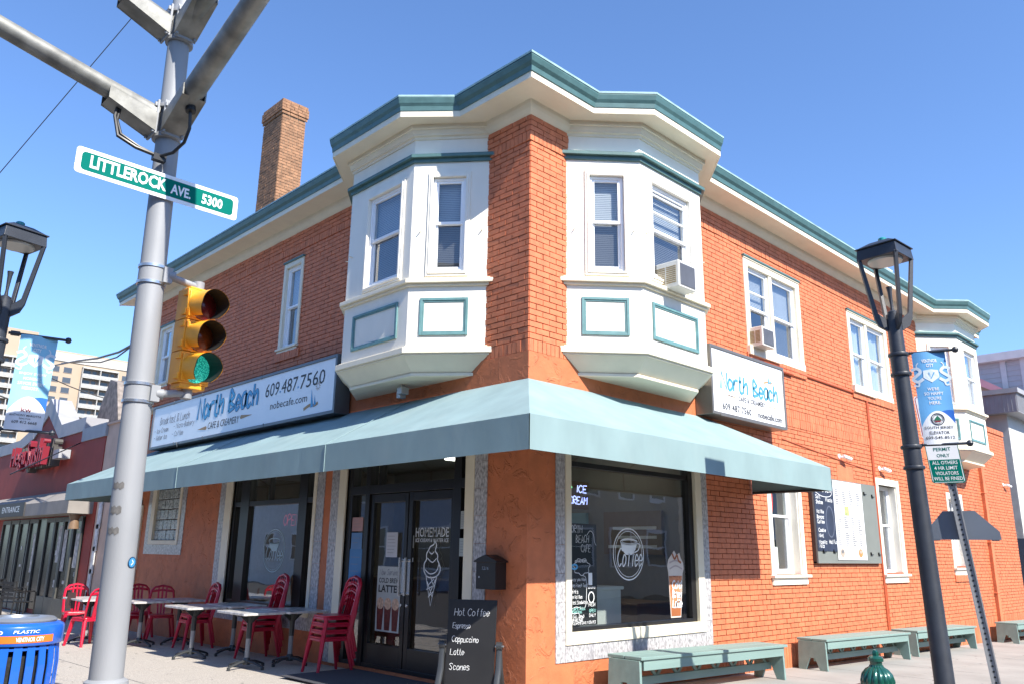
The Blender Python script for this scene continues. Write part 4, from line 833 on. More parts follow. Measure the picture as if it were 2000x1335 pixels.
poster(FL, -1.13, -1.03, 1.55, 1.76, .008, 'short printed sheet below the hours sheet', (.48, .55, .56), 5)
poster(FL, -3.46, -3.2, 1.86, 2.05, .002, 'red and white card in the left sidelight', (.6, .35, .35), 3)
poster(FL, -3.46, -3.2, 1.62, 1.84, .002, 'blue beach card in the left sidelight', (.15, .32, .6), 2)
poster(FL, -3.48, -3.18, 1.2, 1.62, .002, 'bright blue picture poster low in the left sidelight', (.1, .3, .62), 3)
def lattes(m_, ms):
    ms += [INK, mat('cola brown print', (.12, .02, .015), .5, var=.4, vs=25), mat('cream top print', (.55, .36, .25), .6, var=.3, vs=30), mat('poster white', (.4, .4, .4), .6)]
    hand(m_, FL, 'Now Serving', -2.8, 1.29, .42, .075, .009, -.0415, 1, shear=.3)
    text(m_, FL, 'COLD BREW', -2.81, 1.19, .46, .065, -.0415, 2, bold=.02); text(m_, FL, 'LATTES', -2.81, 1.07, .47, .095, -.0415, 2, bold=.03)
    for k in range(3): x = -2.83+k*.165; m_.fprism(FL, [(x+.02, .6), (x+.13, .6), (x+.155, .9), (x, .9)], -.0425, -.042, 3); m_.fprism(FL, ellipse(x+.077, .93, .078, .075, 12)[:-1], -.042, -.0415, 4)
poster(FL, -2.85, -2.33, .58, 1.4, -.045, 'cold brew lattes poster with three iced drinks on the left door', (.6, .62, .6), 0, lattes)

# ================================================================== traffic pole
TPx, TPy = -4.15, .655
P_ = thing('traffic_pole', 'tall galvanised traffic signal pole with four mast arms', 'pole', (TPx, TPy, G(0, 0)))
pcx = lambda z: TPx+.095*(6.1-z)/6.1                       # the pole leans a little
pcy = lambda z: TPy-.03*(6.1-z)/6.1
prr = lambda z: .129-.0051*z
mb = MB(); mb.tube([(pcx(z), pcy(z), z) for z in (.1, 1.5, 3, 4.5, 6, 6.74)], [prr(z) for z in (.1, 1.5, 3, 4.5, 6, 6.74)], 36); mb.build('shaft', GALV, P_)
mb = MB(); mb.lathe([(.24, 0), (.24, .03), (.21, .05), (.19, .40), (.165, .45), (.16, .48), (.128, .50)], (pcx(.3), pcy(.3), .1), 32); mb.build('base', GALV, P_)
mb = MB(); mb.lathe([(.1, 0), (.1, .02), (.08, .05), (.02, .07), (0, .07)], (TPx, TPy, 6.74), 20); mb.build('pole_cap', GALV, P_)
def arm(pts, rad, name='mast_arm'):
    m_ = MB(); m_.tube(pts, rad, 20); return m_.build(name, GALVA, P_)
arm([(TPx-.12, TPy, 5.45), (TPx-.6, TPy, 5.55), (TPx-1.6, TPy, 5.77), (TPx-3.4, TPy, 6.05)], [.092, .086, .08, .07])
arm([(TPx, TPy-.12, 5.38), (TPx, TPy-.6, 5.56), (TPx, TPy-1.7, 5.93), (TPx, TPy-4.0, 6.35)], [.105, .098, .09, .08])
arm([(TPx-.12, TPy, 6.42), (TPx-.7, TPy, 6.58), (TPx-2.4, TPy, 6.95)], [.092, .088, .078])
arm([(TPx, TPy-.12, 6.40), (TPx, TPy-.7, 6.58), (TPx, TPy-3.2, 7.05)], [.105, .098, .08])
for z in (5.4, 6.42):
    m_ = MB(); g2 = MB()
    for s_ in (-1, 1):
        m_.lathe([(.09, -.02), (.125, -.02), (.125, .02), (.09, .02)], (TPx, TPy, z+s_*.15), 24)
    m_.box(TPx-.145, TPy-.1, z-.17, TPx-.125, TPy+.1, z+.17); m_.box(TPx-.1, TPy-.145, z-.17, TPx+.1, TPy-.125, z+.17)
    for (dx, dy) in ((-1, 0), (0, -1)):
        px_, py_ = -dy, dx; sl_ = .24 if dx else .33; d_ = Vector((dx, dy, 0))
        for s_ in (-1, 1):
            c = Vector((TPx, TPy, z))+d_*.14; p = Vector((px_, py_, 0))*.1*s_; q = Vector((px_, py_, 0))*.006
            A_ = [Vector((0, 0, -.15)), Vector((0, 0, .03)), d_*.42+Vector((0, 0, sl_*.42+.02)), d_*.42+Vector((0, 0, sl_*.42-.09))]
            g2.add([c+p-q+a_ for a_ in A_]+[c+p+q+a_ for a_ in A_], [(0, 1, 2, 3), (7, 6, 5, 4), (0, 4, 5, 1), (1, 5, 6, 2), (2, 6, 7, 3), (3, 7, 4, 0)])
        p = Vector((px_, py_, 0))*.1; g2.add([c-p+Vector((0, 0, -.148)), c+p+Vector((0, 0, -.148)), c+p+d_*.42+Vector((0, 0, sl_*.42-.088)), c-p+d_*.42+Vector((0, 0, sl_*.42-.088))], [(0, 1, 2, 3)])
    for (x, y) in ((-.155, -.085), (-.155, .085), (-.085, -.155), (.085, -.155)):
        for dz in (-.14, .12): m_.cyl((TPx+x, TPy+y, z+dz-.02), (TPx+x, TPy+y, z+dz+.02), .015, n=6)
    m_.build('arm_bracket', GALV, P_, bevel=.003); g2.build('gusset', GALVA, P_)
mb = MB(); hub = (TPx-.1, TPy-.17, 4.98)
mb.tube([(TPx-.45, TPy-.02, 5.42), (TPx-.47, TPy-.04, 5.28), (TPx-.44, TPy-.1, 5.08), (TPx-.3, TPy-.16, 5.0), hub], .017, 8)
mb.tube([(TPx+.02, TPy-.45, 5.38), (TPx+.03, TPy-.46, 5.2), (TPx+.02, TPy-.4, 5.08), (TPx-.02, TPy-.28, 5.01), hub], .015, 8)
mb.tube([(TPx-.43, TPy-.03, 5.42), (TPx-.45, TPy-.05, 5.25), (TPx-.42, TPy-.11, 5.1), (TPx-.28, TPy-.165, 5.015), hub], .012, 8)
mb.cyl((TPx-.44, TPy-.02, 5.44), (TPx-.45, TPy-.02, 5.39), .04, n=12); mb.cyl((TPx+.02, TPy-.45, 5.42), (TPx+.02, TPy-.46, 5.36), .045, n=12); mb.box(hub[0]-.05, hub[1]-.02, hub[2]-.04, hub[0]+.06, hub[1]+.04, hub[2]+.02)
mb.build('signal_cable', BLK, P_)
mb = MB()
for z in (3.92, 2.87):
    mb.cut(); q0 = prr(z)-.002; cx0, cy0 = pcx(z), pcy(z); mb.lathe([(q0-.01, -.085), (q0+.008, -.085), (q0+.008, .085), (q0-.01, .085)], (cx0, cy0, z), 28)
    for dz in (-.075, .075): mb.lathe([(q0, -.012), (q0+.016, -.012), (q0+.016, .012), (q0, .012)], (cx0, cy0, z+dz), 28, 1)
    mb.box(cx0+.05, cy0-.145, z-.07, cx0+.125, cy0-.08, z+.07)
mb.build('strap_band', [GALV, STEEL], P_)
mb = MB()
for z, hh in ((2.06, .05), (1.86, .06), (1.7, .05)):
    mb.cut(); n_ = 8; rr = prr(z)
    rr += .0; t0 = math.atan2(CAM.y-TPy, CAM.x-TPx)-1.1
    mb.add([(pcx(z)+(rr+.003)*cos(t0+k*.12), pcy(z)+(rr+.003)*sin(t0+k*.12), z+q+.01*sin(k*2.1+q*40)) for q in (0, hh) for k in range(n_)], [(k, k+1, n_+k+1, n_+k) for k in range(n_-1)])
mb.build('tape_residue', mat('old tape residue', (.13, .125, .12), .9, var=.3, vs=30), P_)
t0 = math.atan2(CAM.y-TPy, CAM.x-TPx)+.85
FS = Fr((pcx(1.5)+.121*cos(t0), pcy(1.5)+.121*sin(t0), 1.48), (-sin(t0), cos(t0), 0)); mb = MB(); mb.fprism(FS, ellipse(0, 0, .045, .045, 18)[:-1], .002, .004, 0); mb.fprism(FS, ellipse(0, 0, .036, .036, 18)[:-1], .004, .0045, 1); stroke(mb, FS, [(-.01, -.02), (.01, 0), (-.005, .02)], .008, .005, 2); mb.build('round_sticker', [mat('navy sticker', (.01, .05, .12), .5), mat('sticker blue', (.05, .25, .5), .5), CHALK], P_)
# traffic signal
tsd = Vector((.12, -.992, 0)).normalized(); tsc = Vector((-3.715, .50, 0))
FT = Fr(tsc, Vector((0, 0, 1)).cross(tsd), (0, 0, 1), tsd)
S = thing('traffic_signal', 'yellow three-lens traffic signal with a green light on', 'traffic light', (tsc.x, tsc.y, 2.9))
SZ = [2.99, 3.275, 3.56]; hh = .285
mb = MB()
for z in SZ:
    mb.fbox(FT, -.142, .142, z, z+hh-.007, -.15, .03); mb.fbox(FT, -.13, .13, z+.02, z+hh-.03, .03, .045)
    for q in (.03, .21): mb.fbox(FT, -.158, -.142, z+q, z+q+.05, -.04, .03); mb.cyl(FT(-.155, z+q-.005, .035), FT(-.155, z+q+.055, .035), .012, n=8)
mb.fbox(FT, -.12, .12, 2.95, 2.99, -.13, .02); mb.fbox(FT, -.12, .12, 3.84, 3.86, -.13, .02); mb.build('housing', YEL, S, bevel=.01)
for i, z in enumerate(SZ):
    c = Vector(FT(0, z+.139, .045)); r_ = .134; n_ = 28
    for rr, mm, nm in ((r_, YEL, 'visor'), (r_-.006, mat('visor black inside', (.015, .016, .017), .55), 'visor_lining')):
        V = []; F_ = []
        K = [k for k in range(n_+1)]
        for k in K:
            t_ = radians(-55)+radians(290)*k/n_
            dep = .29 if 0 < k < n_ else .2
            dep = .22-.09*max(0, -sin(t_))
            V += [c+FT.r*cos(t_)*rr+FT.u*sin(t_)*rr, c+FT.r*cos(t_)*rr*.98+FT.u*sin(t_)*rr*.98+FT.n*dep-FT.u*.02]
        m_ = MB(); m_.add(V, [(2*k, 2*k+2, 2*k+3, 2*k+1) for k in range(n_)], 0, True); m_.build(nm, mm, S, angle=60)
    m_ = MB(); m_.cyl(c-tsd*.01, c+tsd*.004, .13, .128, n=28, smooth=False); N_ = 6
    V = [c+tsd*.03*(1-(q/N_)**2)+(FT.r*cos(2*pi*k/24)+FT.u*sin(2*pi*k/24))*.125*q/N_+tsd*.004 for q in range(N_+1) for k in range(24)]
    m_.add(V, [(q*24+k, (q+1)*24+k, (q+1)*24+(k+1) % 24, q*24+(k+1) % 24) for q in range(N_) for k in range(24)], 0, True)
    if i == 0:
        lm = bpy.data.materials.new('green signal lens'); lm.use_nodes = True; nn = lm.node_tree.nodes; ll = lm.node_tree.links; pb = nn['Principled BSDF']
        vo = nn.new('ShaderNodeTexVoronoi'); vo.inputs['Scale'].default_value = 110; tcn = nn.new('ShaderNodeTexCoord'); ll.new(tcn.outputs['Object'], vo.inputs['Vector'])
        rp = nn.new('ShaderNodeValToRGB'); rp.color_ramp.elements[0].color = (.08, .75, .55, 1); rp.color_ramp.elements[1].color = (.0, .13, .11, 1); rp.color_ramp.elements[1].position = .6; ll.new(vo.outputs['Distance'], rp.inputs[0])
        ll.new(rp.outputs[0], pb.inputs['Base Color']); ll.new(rp.outputs[0], pb.inputs['Emission Color']); pb.inputs['Emission Strength'].default_value = .55; pb.inputs['Roughness'].default_value = .3
    else: lm = mat('dark red lens' if i == 2 else 'dark amber lens', (.09, .008, .008) if i == 2 else (.12, .03, .005), .2, var=.3, vs=60)
    m_.build('lens', lm, S)
mb = MB()
for z, dz in ((3.92, .0), (2.87, .0)):
    mb.cut(); p = Vector((pcx(z)+.11, pcy(z)-.11, z)); q = Vector(FT(0, z+(-.03 if z > 3 else .05), -.07)); mb.tube([p, p.lerp(q, .85), q], .032, 12); mb.cyl(q-Vector((0, 0, .05)), q+Vector((0, 0, .05)), .05, n=14); mb.cyl(p, p+Vector((.05, -.02, 0)), .045, n=12)
mb.build('mount_arm', GALV, S)
# street name sign
sa, sb = Vector((-4.90, .51, 4.735)), Vector((-3.46, .53, 4.735))
FSg = Fr(sa, sb-sa); Lg = (sb-sa).length; hS = .235
S = thing('street_sign', 'green street name sign reading LITTLEROCK AVE. 5300', 'sign', tuple((sa+sb)/2))
def rrect(a0, a1, b0, b1, r, n=5):
    P = []
    for cx, cy, t in ((a1-r, b1-r, 0), (a0+r, b1-r, 90), (a0+r, b0+r, 180), (a1-r, b0+r, 270)): P += [(cx+r*cos(radians(t+90*k/n)), cy+r*sin(radians(t+90*k/n))) for k in range(n+1)]
    return P
mb = MB(); mb.fprism(FSg, rrect(0, Lg, -hS/2, hS/2, .03), -.003, .003); mb.build('sign_border', SWHITE, S)
mb = MB(); mb.fprism(FSg, rrect(.045, Lg-.045, -hS/2+.035, hS/2-.035, .035), .003, .0045); mb.build('green_panel', SGREEN, S)
mb = MB(); text(mb, FSg, 'LITTLEROCK', .115, -.05, .645, .118, .006, 0, bold=.03); text(mb, FSg, 'AVE.', .80, -.05, .185, .095, .006, 0, bold=.03); mb.cut(); text(mb, FSg, '5300', 1.09, -.052, .20, .10, .006, 0, bold=.03)
for z in (-.095, .1): mb.cyl(FSg(.8, z, .003), FSg(.8, z, .009), .012, n=10)
mb.build('lettering', SWHITE, S)
mb = MB(); mb.cyl(FSg(.78, -.2, -.06), FSg(.78, .14, -.06), .02, n=10); mb.fbox(FSg, .76, .80, -.11, .11, -.1, -.003); mb.build('sign_bracket', STEEL, S)

# ================================================================== street lamps and banners
def make_lamp(loc, rz, label):
    t = thing('street_lamp', label, 'street lamp', loc, rz, 'black lantern street lamps', local=True)
    H = 3.95
    m_ = MB(); m_.lathe([(.2, 0), (.2, .12), (.14, .3), (.1, .45), (.086, .5), (.076, H-1.2), (.07, H-.1), (.068, H)], (0, 0, 0), 28); m_.build('post', DARKM, t, local=True)
    m_ = MB()
    for z in (3.44, 2.52):
        m_.cut()
        for dz in (.1, -.1): m_.lathe([(.07, -.022), (.094, -.016), (.099, 0), (.094, .016), (.07, .022)], (0, 0, z+dz), 24)
        m_.lathe([(.081, -.1), (.081, .1)], (0, 0, z), 24)
    m_.build('collar', DARKM, t, local=True)
    m_ = MB()
    # four flat straps from the post to the square hood
    for k in range(4):
        a = pi/4+k*pi/2; d_ = Vector((cos(a), sin(a), 0)); p = Vector((-sin(a), cos(a), 0))
        prof_ = [(.07, H-.17), (.07, H-.05), (.15, H+.02), (.245, H+.6), (.28, H+.6), (.185, H-.04), (.15, H-.12)]
        n_ = len(prof_); V = [d_*r_+p*s_*.017+Vector((0, 0, z)) for s_ in (-1, 1) for r_, z in prof_]
        m_.add(V, [tuple(range(n_)), tuple(range(2*n_-1, n_-1, -1))]+[(i, n_+i, n_+(i+1) % n_, (i+1) % n_) for i in range(n_)])
    m_.build('lantern_frame', DARKM, t, local=True, bevel=.003)
    q = .215
    sq = lambda s_: [(-s_, -s_), (s_, -s_), (s_, s_), (-s_, s_)]
    m_ = MB(); m_.prism(sq(q-.01), H+.585, H+.70, 0, sq(q-.02)); m_.prism(sq(q-.004), H+.702, H+.715); m_.prism(sq(q-.02), H+.717, H+.78, 0, sq(.10)); m_.build('hood', DARKM, t, local=True, bevel=.004)
    m_ = MB(); m_.lathe([(.16, 0), (.17, .02), (.17, .035)], (0, 0, H+.565), 28); m_.build('reflector', mat('frosted diffuser', (.5, .5, .47), .4), t, local=True)
    m_ = MB(); m_.lathe([(.04, 0), (.042, .05), (.03, .06), (0, .06)], (0, 0, H+.778), 16); m_.build('photocell', mat('turquoise photocell', (.02, .28, .3), .4), t, local=True)
    m_ = MB(); m_.lathe([(.05, 0), (.05, .03), (.018, .05), (.014, .1), (.022, .25), (.03, .3), (.0, .3)], (0, 0, H), 14); m_.build('spike', DARKM, t, local=True)
    return t
LR = (1.66, -3.56); LL_ = (-4.76, 2.59)
azR = math.atan2(LR[1]-CAM.y, LR[0]-CAM.x); azL = math.atan2(LL_[1]-CAM.y, LL_[0]-CAM.x)
def lean(ang, az_, rz): return (Matrix.Rotation(ang, 3, Vector((cos(az_), sin(az_), 0))) @ Matrix.Rotation(rz, 3, 'Z')).to_euler()
rR = Vector((sin(azR), -cos(azR), 0)); rL = Vector((sin(azL), -cos(azL), 0)); bR = Vector((LR[0], LR[1], 0))+rR*.085; bL = Vector((LL_[0], LL_[1], 0))-rL*.12
lamp0 = make_lamp((bR.x, bR.y, G(*LR)-.02), azR-radians(22), 'black lantern street lamp at right, in front of the sunny brick wall')
lamp1 = dup(lamp0, (bL.x, bL.y, G(*LL_)-.06), azL+radians(22), 'black lantern street lamp at the left edge, beside the pale tower')
lamp0.rotation_euler = lean(-.027, azR, azR-radians(22)); lamp1.rotation_euler = lean(.016, azL, azL+radians(22))
upR = (Vector((0, 0, 1))-rR*.027).normalized(); upL = (Vector((0, 0, 1))+rL*.016).normalized()
def banner(F, a0, a1, b0, b1, label, lines, foot, emblem, curl=.02, sky=(.12, .36, .66)):
    """banner hanging between two arms; F origin at the post axis, a to the right"""
    t = thing('banner', label, 'banner', F((a0+a1)/2, b0, 0), group='blue city banners on the lamps')
    m_ = MB(); N_ = 14; hgt = b1-b0
    def S_(a, b): return curl*sin((a-a0)/(a1-a0)*pi*1.3+.4)*(.4+.6*abs((b-b0)/hgt-.5)*2)*1.0
    class SF:
        def __call__(s, a, b, c=0): return F(a, b, c+S_(a, b))
    W_ = SF(); Lx = a1-a0
    arc = lambda x: b0+hgt*.355-hgt*.17*((x-(a0+Lx*.52))/(Lx*.52))**2
    arc2 = lambda x: b0+hgt*.36-hgt*.09*((x-(a0+Lx*.85))/(Lx*.52))**2
    for k in range(N_):
        x0, x1 = a0+Lx*k/N_, a0+Lx*(k+1)/N_
        for q in range(6):
            z0, z1 = b0+(arc(x0)-b0)*q/6, b0+(arc(x0)-b0)*(q+1)/6; y0, y1 = b0+(arc(x1)-b0)*q/6, b0+(arc(x1)-b0)*(q+1)/6
            m_.add([W_(x0, z0), W_(x1, y0), W_(x1, y1), W_(x0, z1)], [(0, 1, 2, 3)], 0, True)
        u0, u1 = max(arc(x0), arc2(x0) if x0 > a0+Lx*.45 else arc(x0)), max(arc(x1), arc2(x1) if x1 > a0+Lx*.45 else arc(x1))
        if u0 > arc(x0)+1e-4 or u1 > arc(x1)+1e-4: m_.add([W_(x0, arc(x0)), W_(x1, arc(x1)), W_(x1, u1), W_(x0, u0)], [(0, 1, 2, 3)], 2, True)
        for q in range(12): m_.add([W_(x0, u0+(b1-u0)*q/12), W_(x1, u1+(b1-u1)*q/12), W_(x1, u1+(b1-u1)*(q+1)/12), W_(x0, u0+(b1-u0)*(q+1)/12)], [(0, 1, 2, 3)], 1, True)
    m_.build('cloth', [mat('banner white', (.72, .74, .78), .7), mat('banner blue %.2f' % sky[0], sky, .7, var=.05), mat('banner deep blue', (.01, .12, .5), .7)], t)
    m_ = MB()
    for k, (tx, wf) in enumerate(lines[:2]): text(m_, W_, tx, a0+Lx*(.5-wf/2), b0+hgt*(.88-.05*k), Lx*wf, hgt*.038, .003, 0, bold=.02)
    m_.cut()
    for k, (tx, wf) in enumerate(lines[2:]): text(m_, W_, tx, a0+Lx*(.5-wf/2), b0+hgt*(.575-.05*k), Lx*wf, hgt*.034, .003, 0, bold=.01)
    m_.cut()   # city crest: shield between two scrolled sea creatures
    c_ = a0+Lx*.5; z_ = b0+hgt*.74
    m_.fprism(W_, [(c_-.065, z_+.05), (c_-.07, z_-.02), (c_, z_-.07), (c_+.07, z_-.02), (c_+.065, z_+.05), (c_, z_+.06)], .0025, .003, 1)
    hand(m_, W_, 'V', c_-.025, z_-.03, .06, .06, .008, .0045, 2)
    for s_ in (-1, 1):
        m_.cut(); stroke(m_, W_, [(c_+s_*.07, z_-.03), (c_+s_*.12, z_-.06), (c_+s_*.16, z_-.03), (c_+s_*.13, z_+.0), (c_+s_*.09, z_+.04), (c_+s_*.12, z_+.075), (c_+s_*.17, z_+.06)], .028, .003, 1)
        stroke(m_, W_, [(c_+s_*.1, z_+.06), (c_+s_*.12, z_+.1), (c_+s_*.1, z_+.13)], .01, .003, 1); stroke(m_, W_, [(c_+s_*.11, z_-.05), (c_+s_*.12, z_-.1), (c_+s_*.16, z_-.09)], .016, .003, 1)
    m_.cut()
    for (tx, wf, zf, hf, m2) in foot: text(m_, W_, tx, a0+Lx*(.5-wf/2), b0+hgt*zf, Lx*wf, hgt*hf, .003, m2, bold=.005)
    if emblem:
        c2 = b0+hgt*.265; stroke(m_, W_, ellipse(c_, c2, .055, .055, 20), .008, .003, 3, sm=False); stroke(m_, W_, ellipse(c_, c2, .042, .042, 20), .004, .003, 3, sm=False)
        m_.fprism(W_, [(c_-.035, c2-.012), (c_+.035, c2-.012), (c_+.02, c2+.012), (c_, c2+.035), (c_-.02, c2+.012)], .0025, .003, 5); m_.fprism(W_, [(c_-.02, c2-.028), (c_+.02, c2-.028), (c_+.03, c2-.014), (c_-.03, c2-.014)], .0025, .003, 4)
    m_.build('banner_print', [SWHITE, mat('crest pale blue', (.6, .68, .76), .7), SKYB, INK, mat('dark red ink', (.2, .01, .02), .6), mat('emblem green', (.0, .12, .06), .6)], t)
    m_ = MB()
    for z in (b1+.0, b0-.0):
        m_.cut(); m_.cyl(F(.08, z, 0), F(a1+.07, z, 0), .014, n=10); m_.cyl(F(.1, z, 0), F(a0-.01, z, 0), .025, n=12)
        V = Vector(F(a1+.09, z, 0)); m_.lathe([(0, -.032), (.022, -.024), (.032, 0), (.022, .024), (0, .032)], V, 14)
    m_.build('banner_arm', DARKM, t)
    return t
dR = Vector((1.81-1.68, -4.05-3.63+2*3.63-0, 0)); dR = Vector((.13, -.42, 0)).normalized()
banner(Fr(bR, rR, upR), .115, .41, 2.66, 3.57, 'blue banner reading WE ARE SO HAPPY YOU ARE HERE on the right lamp', [('VENTNOR', .46), ('CITY', .22), ("WE'RE", .34), ('SO HAPPY', .56), ("YOU'RE", .40), ('HERE.', .34)],
       [('SOUTH JERSEY', .84, .155, .036, 3), ('ELEVATOR', .58, .105, .034, 3), ('609-545-8512', .84, .055, .032, 3)], True)
dL = Vector((.34, -.1, 0)).normalized()
banner(Fr(bL, rL, upL), .19, .52, 2.69, 3.64, 'blue banner reading ENJOY EVERY MOMENT on the left lamp', [('VENTNOR', .46), ('CITY', .22), ('ENJOY EVERY', .72), ('MOMENT,', .46), ('SAVOR EVERY', .72), ('MEMORY.', .44)],
       [('kw', .28, .19, .055, 4), ('ANTHONY MAROTTA', .84, .145, .022, 3), ('REALTOR', .3, .115, .014, 3), ('609 412 6668', .66, .07, .03, 3)], False, .03, (.24, .52, .70))  # paler cloth blue paints in the sunlight on the left banner

# ================================================================== sign post with parking signs
SPx, SPy = 2.68, -3.77
P_ = thing('sign_post', 'perforated galvanised sign post in front of the far brick wall', 'post', (SPx, SPy, G(SPx, SPy)))
sdir = Vector((SPx-CAM.x, SPy-CAM.y, 0)).normalized()
FP = Fr((SPx, SPy, 0), (-sdir.y*-1, -sdir.x, 0)); pup = Vector((-.03, .085, 1)).normalized(); FP = Fr((SPx, SPy-.03, 0), Vector((0, 0, 1)).cross(-sdir), pup, -sdir)
mb = MB(); q = .028
mb.fbox(FP, -q, q, -.1, 3.25, -.03, 0); mb.fbox(FP, -q-.012, -q, -.1, 3.28, -.01, .012); mb.fbox(FP, q, q+.012, -.1, 3.28, -.01, .012)
for k in range(64): mb.cyl(FP(0, .1+k*.05, -.002), FP(0, .1+k*.05, .002), .010, n=10, m=1)
mb.build('channel', [GALV, BLK], P_)
sgt = thing('parking_sign', 'green and white sign reading BY PERMIT ONLY on the perforated post', 'sign', FP(-.02, 2.37, .02))
F_ = Fr(FP(-.175, 2.37, .02), FP.r, pup, FP.n)
mb = MB(); mb.fprism(F_, rrect(0, .31, 0, .46, .03), 0, .003, 0); mb.fprism(F_, rrect(.008, .302, .008, .452, .026), .003, .0035, 1); mb.fprism(F_, [(.016, .014), (.294, .014), (.297, .245), (.013, .245)], .0036, .0042, 0)
mb.build('plate', [SGREEN, SWHITE], sgt)
mb = MB()
for t, z, wf, m_ in (('BY', .40, .06, 1), ('PERMIT', .335, .16, 1), ('ONLY', .27, .12, 1), ('ALL OTHERS', .195, .235, 0), ('4 HR LIMIT', .14, .215, 0), ('VIOLATORS', .085, .21, 0), ('WILL BE FINED', .03, .265, 0)): mb.cut(); text(mb, F_, t, .155-wf/2, z, wf, .036, .0048, m_, bold=.008)
mb.build('lettering', [SWHITE, SGREEN], sgt)
sgt = thing('parking_sign', 'white and red sign half hidden behind the right banner', 'sign', FP(0, 2.95, .02))
F_ = Fr(FP(-.18, 2.84, .03), FP.r, pup, FP.n); mb = MB(); mb.fprism(F_, rrect(0, .31, 0, .46, .03), 0, .003, 0); mb.build('plate', [SWHITE, SWHITE], sgt)
mb = MB(); stroke(mb, F_, rrect(.012, .298, .012, .448, .025), .007, .0038, 0, sm=False, closed=True); text(mb, F_, 'PARKING', .03, .27, .25, .06, .004, 0, bold=.01); text(mb, F_, 'ANY', .15, .2, .11, .045, .004, 0); text(mb, F_, '6 PM', .15, .13, .12, .045, .004, 0); mb.build('lettering', mat('sign red', (.45, .02, .03), .5), sgt)
# the back of a warning sign
mb = MB(); Fb = FP; pts = [(-.31, 1.80), (.33, 1.80), (.33, 1.88), (.15, 2.09), (-.14, 2.09), (-.32, 1.90)]
mb.fprism(Fb, pts, -.05, -.044); mb.fbox(Fb, -.3, -.22, 1.79, 1.81, -.055, -.05); mb.fbox(Fb, .24, .31, 1.79, 1.81, -.055, -.05)
o = single(mb, 'warning_sign', mat('dark sign back', (.15, .175, .215), .5, .2), 'dark back of a trapezoid sign on the perforated post', 'sign', FP(0, 1.95, -.05))

# ================================================================== green hydrant
hx, hy = .84, -3.38; hz = G(hx, hy)-.06
S = thing('fire_hydrant', 'dark green fluted fire hydrant on the right sidewalk', 'hydrant', (hx, hy, hz))
mb = MB(); mb.lathe([(.17, 0), (.17, .03), (.12, .06), (.1, .1), (.095, .42), (.12, .46), (.185, .49), (.19, .52), (.17, .54)], (hx, hy, hz), 32); mb.build('barrel', GREENI, S)
mb = MB(); mb.lathe([(.165, .545), (.125, .56), (.128, .59), (.115, .64), (.085, .68), (.055, .70), (.05, .715)], (hx, hy, hz), 96, 0, 16, .1); mb.build('bonnet', GREENI, S)
mb = MB(); mb.lathe([(.048, .71), (.05, .74), (.062, .745), (.062, .77), (.045, .785), (.028, .79)], (hx, hy, hz), 24); mb.lathe([(.028, .79), (.026, .82), (.012, .835), (0, .835)], (hx, hy, hz), 5); mb.build('operating_nut', GREENI, S)
mb = MB()
for s_ in (-1, 1): mb.cyl((hx, hy, hz+.36), (hx+s_*.17*.7, hy-s_*.17*.7, hz+.36), .055, n=14)
mb.cyl((hx, hy, hz+.34), (hx-.12, hy-.12, hz+.34), .07, n=14); mb.build('nozzle', GREENI, S)

# ================================================================== benches
def make_bench(L, label, loc):
    t = thing('bench', label, 'bench', loc, 0, 'sage green plank benches along the wall', local=True); D_ = .48; H_ = .45
    m_ = MB(); m_.box(-.03, 0, H_-.035, L+.03, D_/2-.004, H_); m_.box(-.03, D_/2+.004, H_-.035, L+.03, D_, H_); m_.build('seat', BENCH, t, local=True, bevel=.006)
    for y, nm in ((.02, 'apron'), (D_-.045, 'apron')): m_ = MB(); m_.box(.04, y, H_-.145, L-.04, y+.025, H_-.037); m_.build(nm, BENCH, t, local=True, bevel=.003)
    m_ = MB(); m_.box(.04, D_*.5-.02, .12, L-.04, D_*.5+.02, .21); m_.build('stretcher', BENCH, t, local=True, bevel=.003)
    for x in (0, L-.04):
        m_ = MB(); pts = [(.01, 0), (.13, 0), (.20, .17), (.28, .17), (.35, 0), (.47, 0), (.455, H_-.04), (.025, H_-.04)]; Fx = Fr((x, 0, 0), (0, 1, 0), (0, 0, 1)); m_.fprism(Fx, pts, -.04, 0); m_.build('leg', BENCH, t, local=True, bevel=.003)
    m_ = MB(); n_ = max(3, int(L/.42))
    for k in range(n_):
        x = .15+(L-.3)*k/n_; w_ = (L-.3)/n_
        m_.add([(x, D_*.5, .21), (x+.06, D_*.5, .21), (x+w_/2+.03, D_*.5, H_-.04), (x+w_/2-.03, D_*.5, H_-.04)], [(0, 1, 2, 3)]); m_.add([(x+w_/2-.03, D_*.52, H_-.04), (x+w_/2+.03, D_*.52, H_-.04), (x+w_, D_*.52, .21), (x+w_-.06, D_*.52, .21)], [(0, 1, 2, 3)])
    o_ = m_.build('lattice', BENCH, t, local=True); sd_ = o_.modifiers.new('s', 'SOLIDIFY'); sd_.thickness = .02
    return t
for i, (x0, x1, yf, lab) in enumerate(((1.1, 4.35, -.72, 'sage green bench under the big corner window, nearest the camera'), (5.85, 9.1, -.60, 'sage green bench under the menu board'), (9.75, 13.0, -.5, 'sage green bench behind the right lamp post'), (15.55, 18.4, -.62, 'sage green bench at the far right edge beyond the downspout'))):
    o = make_bench(x1-x0, lab, (x0, yf, G(x0, yf))); o.rotation_euler = (0, math.atan(.022), 0)

